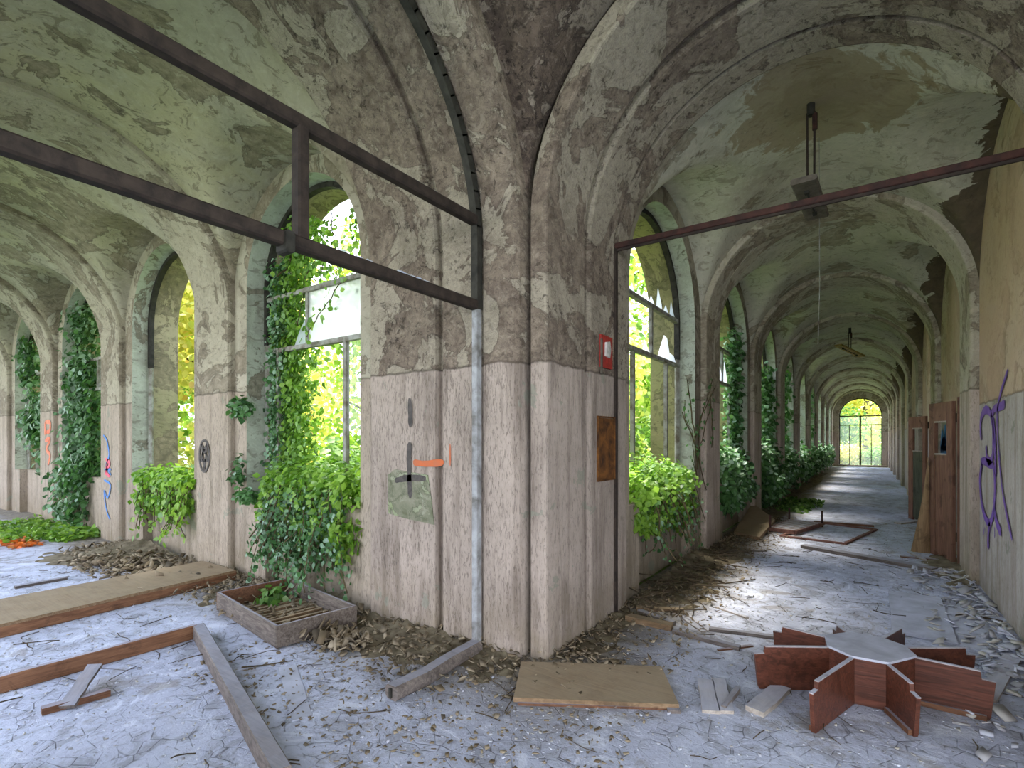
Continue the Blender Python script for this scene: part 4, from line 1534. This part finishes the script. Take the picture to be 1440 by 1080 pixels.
# column climbing the far jamb and out over the frame
for k in range(26):
    z_ = 1.2 + k * .115
    wdt = .42 if z_ < 3.0 else .42 - (z_ - 3.0) * .06
    sft = max(0, z_ - 3.3) * .30
    p, nn = ellipsoid((0, 0, 0), (wdt * rnd(.55, 1.0), .16, .16), 170, shell=.2)
    parts.append((np.array([mapW(5.62 - sft + q[0] - (.25 if k % 3 == 0 else 0), .42 + q[1], z_ + q[2]) for q in p]), nn + OW * .8))
st = [(mapW(rnd(4.15, 5.5), .02, SILL + rnd(-.1, .2)), rnd(.4, .92)) for _ in range(70)]
ln, p2, n2 = strands(st, .6, (0, -.12, -1), OW, .016, .03, .035)
und = [(p2, n2)]
st = [(mapW(rnd(4.2, 5.6), .40, rnd(3.3, 4.2)), rnd(.6, 1.5)) for _ in range(12)]
ln2, p2, n2 = strands(st, 1.0, (-.1, .05, -1), OW, .02, .05, .06)
parts.append((p2, n2))
for k in range(28):
    z_ = .95 + k * .10
    p, nn = ellipsoid((0, 0, 0), (.20, .13, .16), 120, shell=.2)
    und.append((np.array([mapW(5.80 + rnd(-.12, .04) + q[0] * .9, .36 + q[1], z_ + q[2]) for q in p]), nn + OW * .8))
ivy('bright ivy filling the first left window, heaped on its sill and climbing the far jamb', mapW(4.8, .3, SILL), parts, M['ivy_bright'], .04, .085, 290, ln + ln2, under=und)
# dark tuft on the wall left of the window
p, nn = ellipsoid(mapW(5.98, .0, 1.98), (.18, .10, .14), 160, shell=.2)
p3, n3 = ellipsoid(mapW(6.05, .02, 1.25), (.14, .08, .25), 90, shell=.2)
p4, n4 = ellipsoid(mapW(5.8, .0, .98), (.22, .12, .08), 140, shell=.2)
ivy('dark ivy tuft on the wall between the first and second left windows', mapW(5.95, .05, 1.9), [(p, nn), (p3, n3), (p4, n4)], M['ivy_dark'], .05, .08, 60)
# --- second window on the left
b = W_BAYS[1]
parts = sill_bush(mapW, OW, b, 2300, 7.35, 9.0, .24, .28, .16)
st = [(mapW(rnd(7.3, 9.0), .02, SILL + rnd(-.05, .1)), rnd(.2, .75)) for _ in range(30)]
ln, p2, n2 = strands(st, .6, (0, -.1, -1), OW, .03, .04, .03)
parts.append((p2, n2))
ivy('low green ivy spreading over the sill of the second left window', mapW(8.3, .3, SILL), parts, M['ivy_bright'], .06, .10, 200, ln)
# --- third window on the left: dense curtain to the floor
b = W_BAYS[2]
parts = []
for k in range(46):
    z_ = rnd(.1, 4.1)
    sw = 1.0 if z_ < 2.6 else .7
    p, nn = ellipsoid((0, 0, 0), (.26, .18, .28), 110, shell=.3)
    parts.append((np.array([mapW(b[1] - .5 + rnd(-.55, .55) * sw + q[0], .05 + rnd(-.12, .2) + q[1] + (.2 if z_ > 1 else 0), z_ + q[2]) for q in p]), nn + OW * .8))
ivy('dense grey green ivy curtain falling through the third left window', mapW(b[1] - .4, 0, 0), parts, M['ivy_dark'], .07, .13, 150)
p, nn = boxpts((-12.2, 2.6, .05), (2.8, 1.1, .10), 1500, (0, 0, 1.0), .5)
p5, n5 = boxpts((-10.9, 2.85, .06), (1.0, .6, .14), 700, (0, 0, 1.0), .5)
ivy('creeping green ivy patch on the left corridor floor below the ivy curtain', (-11.8, 2.6, 0), [(p, nn), (p5, n5)], M['ivy_bright'], .05, .11, 0)
p, nn = boxpts((-10.85, 2.2, .025), (.9, .35, .04), 240, (0, 0, 1.0), .4)
tag(leaves('fallen_leaves', p, nn, .06, .11, M['fallen_orange']), 'patch of orange fallen leaves at the edge of the floor ivy', 'leaves')
# --- further left windows
for k in range(3, 6):
    b = W_BAYS[k]
    parts = []
    for q_ in range(16):
        p, nn = ellipsoid((0, 0, 0), (.34, .2, .36), 90, shell=.3)
        z_, s_ = rnd(.4, 3.8), rnd(b[0] + .2, b[1] - .1)
        parts.append((np.array([mapW(s_ + q[0], .25 + q[1], z_ + q[2]) for q in p]), nn + OW * .8))
    ivy('ivy in the %s window of the left corridor' % ordn[k], mapW((b[0] + b[1]) / 2, .25, SILL), parts, M['ivy_dark'], .09, .15, 0)
# --- first window on the right
b = N_BAYS[0]
parts = sill_bush(mapN, ON, b, 6500, 5.15, 6.95, .44, .36)
st = [(mapN(rnd(5.3, 7.1), -.02, SILL + rnd(-.1, .15)), rnd(.3, .85)) for _ in range(34)]
ln, p2, n2 = strands(st, .6, (.12, 0, -1), ON, .035, .05, .03)
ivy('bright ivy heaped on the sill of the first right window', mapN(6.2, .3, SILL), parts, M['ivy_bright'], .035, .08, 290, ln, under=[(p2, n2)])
# sparse runners up the jambs
st = [(mapN(7.38, .06, 1.0 + .1 * k), rnd(.8, 1.6)) for k in range(5)] + [(mapN(7.6, -.01, .9), 1.2), (mapN(7.9, -.01, 1.5), .7)]
ln, p2, n2 = strands(st, 1.0, (.0, .0, 1), ON, .05, .03, .03)
ivy('sparse ivy runners climbing between the first and second right windows', mapN(7.4, .06, 1.0), [(p2, n2)], M['ivy_dark'], .04, .07, 60, ln)
# --- second right window
b = N_BAYS[1]
parts = sill_bush(mapN, ON, b, 4200, 8.8, 10.9, .62, .62, .34)
for k in range(18):
    p, nn = ellipsoid((0, 0, 0), (.22, .16, .24), 90, shell=.3)
    parts.append((np.array([mapN(b[1] - .25 + rnd(-.3, .1) + q[0], .28 + q[1], 1.2 + k * .14 + q[2]) for q in p]), nn + ON))
ivy('dark glossy ivy bush on the sill of the second right window', mapN(9.8, .3, SILL), parts, M['ivy_dark'], .07, .12, 150)
# --- third right window, spilling to the floor
b = N_BAYS[2]
parts = sill_bush(mapN, ON, b, 4600, b[0] - .1, b[1] + .1, .70, .85, .55)
for k in range(16):
    p, nn = ellipsoid((0, 0, 0), (.4, .25, .24), 80, shell=.3)
    parts.append((np.array([mapN(b[1] - .5 + rnd(-.5, .3) + q[0], .28 + q[1], 1.4 + k * .13 + q[2]) for q in p]), nn + ON))
ivy('large ivy bush bulging from the third right window over the floor', mapN(b[0] + .8, .3, SILL), parts, M['ivy_dark'], .08, .14, 100)
p, nn = ellipsoid((-1.5, b[0] + 1.9, .0), (.50, 1.6, .12), 1600, shell=.3)
p[:, 2] = np.abs(p[:, 2])
ivy('low green growth on the floor under the third right window', (-1.35, b[0] + 1.2, 0), [(p, nn)], M['ivy'], .06, .12, 0)
for k in range(3, 9):
    b = N_BAYS[k]
    parts = sill_bush(mapN, ON, b, 1500, b[0], b[1], .55, .8, .35)
    if k in (3, 5):
        for q_ in range(12):
            p, nn = ellipsoid((0, 0, 0), (.4, .25, .3), 60, shell=.3)
            parts.append((np.array([mapN((b[0] + b[1]) / 2 + rnd(-.8, .9) + q[0], .3 + q[1], 1.4 + q_ * .2 + q[2]) for q in p]), nn + ON))
    ivy('ivy bush in the %s right window' % ordn[k], mapN(b[0] + 1, .3, SILL), parts, M['ivy_dark'], .11, .18, 0)


# ------------------------------------------------------------------ trees and bushes of the courtyard
def tree(x, y, h, r, n, mat, label, trunk=.14, size=(.10, .20), low=.3, cat='tree', group=None, name='tree'):
    t_ = tag(empty(name, (x, y, -.25)), label, cat, group)
    m_ = MB()
    lean = Vector((rnd(-.3, .3), rnd(-.3, .3), 0))
    pts_ = [Vector((x, y, -.25)), Vector((x, y, h * .3)) + lean * .4, Vector((x, y, h * .6)) + lean, Vector((x, y, h * .85)) + lean * 1.2]
    m_.tube(pts_, trunk, 8, taper=.3)
    for k in range(6):
        f_ = rnd(.3, .75)
        a_ = rnd(0, 2 * PI)
        s_ = Vector((x, y, h * f_)) + lean * f_
        e_ = s_ + Vector((math.cos(a_), math.sin(a_), .6)) * r * .6
        m_.tube([s_, (s_ + e_) / 2 + Vector((0, 0, .1)), e_], trunk * .35, 5, taper=.4)
    m_.build('trunk', M['bark'], t_)
    parts_ = []
    nb = 11
    for k in range(nb):
        f_ = low + (1 - low) * (k + .5) / nb
        rr = r * (.55 + .5 * math.sin(PI * min(1, f_ * .9 + .1)))
        a_ = rnd(0, 2 * PI)
        cc = (x + math.cos(a_) * rr * .55, y + math.sin(a_) * rr * .55, h * f_)
        parts_.append(ellipsoid(cc, (rr * .62, rr * .62, h * .17), n // nb, shell=.35))
    P_ = np.concatenate([p for p, _ in parts_])
    N_ = np.concatenate([q for _, q in parts_])
    leaves('foliage', P_, N_, size[0], size[1], mat, t_)
    return t_


TREES = [
    (-5.0, 9.0, 5.6, 1.3, 9000, 'tree', 'slender leafy tree closest outside the first right window', .10, (.08, .15), .05),
    # left quadrant seen through the left windows
    (-7.7, 6.4, 5.0, 1.15, 3000, 'tree', 'bright green tree outside the first left window', .10, (.08, .15), .1),
    (-12.0, 6.0, 6.5, 1.9, 9000, 'tree_gold', 'sunlit yellow green tree outside the second left window', .14, (.10, .2), .05),
    (-15.5, 8.5, 8.0, 2.6, 9000, 'tree_gold', 'tall golden tree behind the yellow green tree, left', .18, (.14, .26), .05),
    (-17.5, 6.0, 7.0, 2.2, 7000, 'tree', 'green tree outside the third left window', .16, (.13, .24), .05),
    (-22.0, 8.0, 8.0, 3.0, 6000, 'tree_dark', 'dark tree at the far end of the left windows', .2, (.16, .3), .05),
    # right quadrant seen through the right windows
    (-6.6, 10.6, 5.4, 1.5, 7000, 'tree', 'leafy tree close outside the first right window', .14, (.10, .18), .05),
    (-8.2, 14.8, 7.5, 2.3, 10000, 'tree_gold', 'yellow green tree behind the leafy tree outside the right windows', .2, (.13, .24), .05),
    (-7.6, 22.5, 6.0, 1.9, 6000, 'tree', 'green tree outside the third right window', .16, (.13, .22), .05),
    (-8.6, 18.5, 9.5, 3.2, 9000, 'tree', 'broad green tree deep in the courtyard', .24, (.18, .32), .1),
    (-9.2, 28.5, 7.5, 2.2, 6000, 'tree_dark', 'deep green tree outside the fifth right window', .2, (.16, .3), .05),
    (-9.0, 38.0, 7.5, 2.4, 5000, 'tree_gold', 'yellow tree outside the far right windows', .2, (.2, .36), .05),
    # beyond the far door
    (-2.6, 46.0, 6.5, 2.2, 6000, 'tree_dark', 'grey green tree left of centre beyond the far door', .16, (.14, .26), .25),
    (1.9, 47.0, 7.0, 2.2, 6000, 'tree_dark', 'grey green tree right of centre beyond the far door', .16, (.14, .26), .25),
    (-.3, 54.0, 9.0, 4.0, 7000, 'tree_gold', 'golden tree furthest beyond the far door', .25, (.25, .45), .15),
]
for (x, y, h, r, n, m, lab, tr, sz, lo) in TREES:
    tree(x, y, h, r, n, M[m], lab, tr, sz, lo)
BUSH = [
    (-4.6, 5.6, 1.9, .9, 3500, 'ivy_bright', 'light green bush just outside the first left window', (.08, .15)),
    (-6.4, 5.0, 1.7, .9, 3500, 'ivy_bright', 'green bush outside the far side of the first left window', (.08, .15)),
    (-9.6, 5.3, 2.3, 1.1, 3500, 'tree_gold', 'yellow bush outside the second left window', (.08, .15)),
    (-3.9, 7.4, 2.0, .9, 3500, 'ivy_bright', 'light green bush just outside the first right window', (.08, .15)),
    (-4.2, 9.2, 2.3, 1.0, 3500, 'tree', 'leafy bush outside the second right window', (.09, .16)),
    (-3.9, 12.6, 2.4, 1.0, 3000, 'ivy', 'green bush outside the third right window', (.10, .18)),
    (-1.7, 43.0, 1.3, 1.2, 2000, 'tree_gold', 'yellow bush left beyond the far door', (.12, .22)),
    (.9, 43.5, 1.3, 1.3, 2000, 'ivy_bright', 'green bush right beyond the far door', (.12, .22)),
]
for (x, y, h, r, n, m, lab, sz) in BUSH:
    t_ = tag(empty('bush', (x, y, -.25)), lab, 'bush')
    parts_ = []
    for k in range(6):
        parts_.append(ellipsoid((x + rnd(-.5, .5) * r, y + rnd(-.5, .5) * r, h * rnd(.25, .65)), (r * .7, r * .7, h * .42), n // 6, shell=.4))
    leaves('foliage', np.concatenate([p for p, _ in parts_]), np.concatenate([q for _, q in parts_]), sz[0], sz[1], M[m], t_)
    m_ = MB()
    for k in range(5):
        m_.tube([(x + rnd(-.1, .1), y + rnd(-.1, .1), -.25), (x + rnd(-.4, .4) * r, y + rnd(-.4, .4) * r, h * .6)], .02, 5)
    m_.build('stems', M['stem'], t_)['kind'] = 'stuff'

# ------------------------------------------------------------------ rubble and litter
def mound(name, x0, y0, x1, y1, wdt, h_, label, seed, side):
    """heap of soil along a wall base from (x0,y0) to (x1,y1), spreading towards side"""
    a, b_ = Vector((x0, y0, 0)), Vector((x1, y1, 0))
    d_ = (b_ - a)
    L_ = d_.length
    d_.normalize()
    nn = Vector((side[0], side[1], 0))
    n_l, n_w = max(6, int(L_ / .05)), max(6, int(wdt / .045))
    rs = np.random.default_rng(seed)
    ph = rs.uniform(0, 6, 6)
    V, Q = [], []
    for i in range(n_l + 1):
        for j in range(n_w + 1):
            u, w_ = i / n_l, j / n_w
            p = a + d_ * (L_ * u) + nn * (wdt * w_ * (1 + .25 * math.sin(u * 9 + ph[0])))
            z_ = h_ * (1 - w_) ** 1.3 * (.55 + .45 * math.sin(u * L_ * 2.3 + ph[1])) * min(1, 8 * u, 8 * (1 - u))
            z_ += .018 * rs.normal() * (1 - w_) + .012 * math.sin(p.x * 17 + ph[2]) * math.sin(p.y * 19)
            if j == n_w or i in (0, n_l):
                z_ = -.01
            V.append((p.x, p.y, max(-.01, z_)))
    for i in range(n_l):
        for j in range(n_w):
            q = i * (n_w + 1) + j
            Q.append((q, q + 1, q + n_w + 2, q + n_w + 1))
    o_ = fast_mesh(name, np.array(V), np.array(Q), M['soil'])
    tag(o_, label, 'rubble', None, 'stuff')
    return o_


mound('rubble', -2.0, 3.08, -3.9, 3.12, .50, .06, 'heap of soil and litter along the left foot of the corner pier', 1, (0, -1))
mound('rubble', -4.0, 3.25, -5.8, 3.25, .75, .10, 'soil and litter behind the wooden tray', 2, (0, -1))
mound('rubble', -5.9, 3.15, -9.7, 3.15, .95, .13, 'plaster rubble below the second left window', 3, (0, -1))
mound('rubble', -1.93, 4.7, -1.96, 8.0, .55, .13, 'brown litter heap below the first right window', 4, (1, 0))
mound('rubble', -1.9, 3.25, -1.9, 4.6, .26, .035, 'thin litter at the right foot of the corner pier', 5, (1, 0))
mound('rubble', -1.95, 8.0, -1.95, 16, .40, .10, 'litter strip along the windows of the right corridor', 6, (1, 0))
mound('rubble', -1.95, 16, -1.95, 30, .35, .10, 'litter strip far down the right corridor windows', 16, (1, 0))
mound('rubble', .95, 7.2, .95, 10, .35, .05, 'litter at the foot of the door leaves', 7, (-1, 0))


def chips(name, n, region, smin, smax, mat, label, seed, thick=.006, zfun=None, cat='debris', flat=.25):
    """loose flakes, irregular four-sided plates; region(rng, n) gives points"""
    rs = np.random.default_rng(seed)
    p = region(rs, n)
    n = len(p)
    ang_ = rs.uniform(0, 2 * PI, n)
    sx = rs.uniform(smin, smax, n)
    sy = sx * rs.uniform(.3, 1.0, n)
    base = np.array([[-1, -1], [1, -.7], [.8, 1], [-.7, .8]]) * .5
    base = base[None] + rs.uniform(-.15, .15, (n, 4, 2))
    loc = np.zeros((n, 8, 3))
    loc[:, :4, 0] = base[..., 0] * sx[:, None]
    loc[:, :4, 1] = base[..., 1] * sy[:, None]
    loc[:, 4:, :] = loc[:, :4, :]
    loc[:, 4:, 2] = (np.clip(sx * .15, .002, thick))[:, None]
    tx, ty = rs.normal(0, flat, n), rs.normal(0, flat, n)
    loc[..., 2] += loc[..., 0] * tx[:, None] + loc[..., 1] * ty[:, None]
    loc[..., 2] -= loc[..., 2].min(axis=1)[:, None] + .0005
    c_, s_ = np.cos(ang_)[:, None], np.sin(ang_)[:, None]
    X_ = loc[..., 0] * c_ - loc[..., 1] * s_ + p[:, 0:1]
    Y_ = loc[..., 0] * s_ + loc[..., 1] * c_ + p[:, 1:2]
    Z_ = loc[..., 2] + p[:, 2:3]
    V = np.stack([X_, Y_, Z_], -1).reshape(-1, 3)
    Q0 = np.array([[3, 2, 1, 0], [4, 5, 6, 7], [0, 1, 5, 4], [1, 2, 6, 5], [2, 3, 7, 6], [3, 0, 4, 7]])
    Q = (Q0[None] + (np.arange(n) * 8)[:, None, None]).reshape(-1, 4)
    o_ = fast_mesh(name, V, Q, mat)
    tag(o_, label, cat, None, 'stuff')
    return o_


def rect(x0, x1, y0, y1, z0=0.0, z1=0.0, bias=None):
    def f(rs, n):
        u, v = rs.random(n), rs.random(n)
        if bias == 'y1':
            v = 1 - v ** 2.2
        if bias == 'x0':
            u = u ** 2.2
        if bias == 'x1':
            u = 1 - u ** 2.2
        return np.stack([x0 + (x1 - x0) * u, y0 + (y1 - y0) * v, z0 + (z1 - z0) * rs.random(n)], -1)
    return f


def chip_mat(name, cols):
    return leaf_mat(name, cols, 0.0, 0.9)


M['chips_pale'] = chip_mat('pale flakes', [srgb(206, 208, 220), srgb(176, 178, 190), srgb(150, 148, 150), srgb(190, 184, 172)])
M['chips_brown'] = chip_mat('brown flakes', [srgb(132, 116, 92), srgb(96, 82, 62), srgb(156, 142, 120), srgb(70, 60, 46)])
chips('plaster_flakes', 3000, rect(-8.5, -1.2, .6, 3.0), .006, .022, M['chips_pale'], 'pale paint flakes scattered over the left corridor floor', 21)
chips('plaster_flakes', 3600, rect(-1.7, 1.0, 2.0, 12), .006, .022, M['chips_pale'], 'pale paint flakes scattered over the right corridor floor', 22)
chips('plaster_flakes', 1400, rect(-4.0, -1.0, 1.6, 3.2), .008, .032, M['chips_brown'], 'brown flakes around the foot of the corner pier', 23)
chips('rubble_crumbs', 3000, rect(-9.6, -2.1, 2.3, 3.12, .0, .05, 'y1'), .015, .055, M['chips_brown'], 'brown crumbs of plaster along the left wall', 24, .02, flat=.5)
chips('rubble_crumbs', 2600, rect(-1.92, -1.1, 3.3, 12, .0, .035, 'x0'), .012, .04, M['chips_brown'], 'brown crumbs of plaster along the right windows', 25, .02, flat=.5)
chips('rubble_crumbs', 420, rect(-8.6, -6.0, 2.1, 3.0, .01, .06), .03, .10, M['chips_brown'], 'larger plaster pieces below the second left window', 26, .03, flat=.4)
chips('rubble_crumbs', 260, rect(-3.75, -3.2, 2.4, 2.7, .0, .05), .02, .075, M['chips_brown'], 'crumpled pale rubble beside the tray', 27, .03, flat=.6)
chips('rubble_crumbs', 240, rect(-2.2, -1.45, 2.8, 3.5, .0, .02), .015, .06, M['chips_brown'], 'plaster pieces at the very foot of the pier', 28, .02, flat=.3)
chips('rubble_crumbs', 500, rect(.4, .95, 3.4, 8.2, .0, .015, 'x1'), .02, .09, M['chips_pale'], 'pale crumbs along the right wall', 29, .012, flat=.3)


def twigs(name, n, region, lmin, lmax, mat, label, seed, r=.004):
    rs = np.random.default_rng(seed)
    P_ = region(rs, n)
    m_ = MB()
    for q in P_:
        a_ = rs.uniform(0, 2 * PI)
        L_ = rs.uniform(lmin, lmax)
        pts_ = [Vector(q) + Vector((0, 0, r))]
        for k in range(3):
            a_ += rs.normal() * .4
            pts_.append(pts_[-1] + Vector((math.cos(a_), math.sin(a_), 0)) * L_ / 3 + Vector((0, 0, abs(rs.normal()) * .006)))
        m_.tube(pts_, r * rs.uniform(.6, 1.5), 4)
    o_ = m_.build(name, mat, None, fix=False)
    tag(o_, label, 'twigs', None, 'stuff')
    return o_


twigs('twigs', 170, rect(-8.5, -2.2, .8, 3.0, .0, .01, 'y1'), .06, .35, M['twig'], 'dry twigs strewn over the left corridor floor', 31, .0028)
twigs('twigs', 260, rect(-1.9, 1.0, 2.3, 10, .0, .01, 'x0'), .06, .35, M['twig'], 'dry twigs strewn over the right corridor floor', 32, .0028)
twigs('twigs', 150, rect(-1.9, -1.4, 4.6, 8.0, .02, .14), .08, .4, M['twig'], 'brown dead vine tangle below the first right window', 33, .005)
# bent branch by the star stand and one near the first window
for pts_px, r_, lab in (([(1345, 868), (1362, 866), (1380, 870), (1410, 876)], .012, 'dark crooked branch on the pale boards by the right wall'),
                        ([(990, 819), (1008, 818), (1020, 822), (1062, 816)], .010, 'thin dark branch on the floor beyond the first right window'),
                        ([(340, 940), (370, 938), (412, 930)], .006, 'thin twig in front of the tray')):
    pp = [G(*p) + EZ * (r_ + rnd(0, .01)) for p in pts_px]
    tag(MB().tube(pp, r_, 7, taper=.6).build('branch', M['twig'], None), lab, 'branch')
# cobble of weeds in the tray
p, nn = ellipsoid(tuple(TP(1.05, .38, .10)), (.16, .16, .08), 70, shell=.1)
ivy('small green weed growing in the wooden tray', tuple(TP(1.05, .38, .03)), [(p, nn)], M['ivy'], .05, .09, 20)
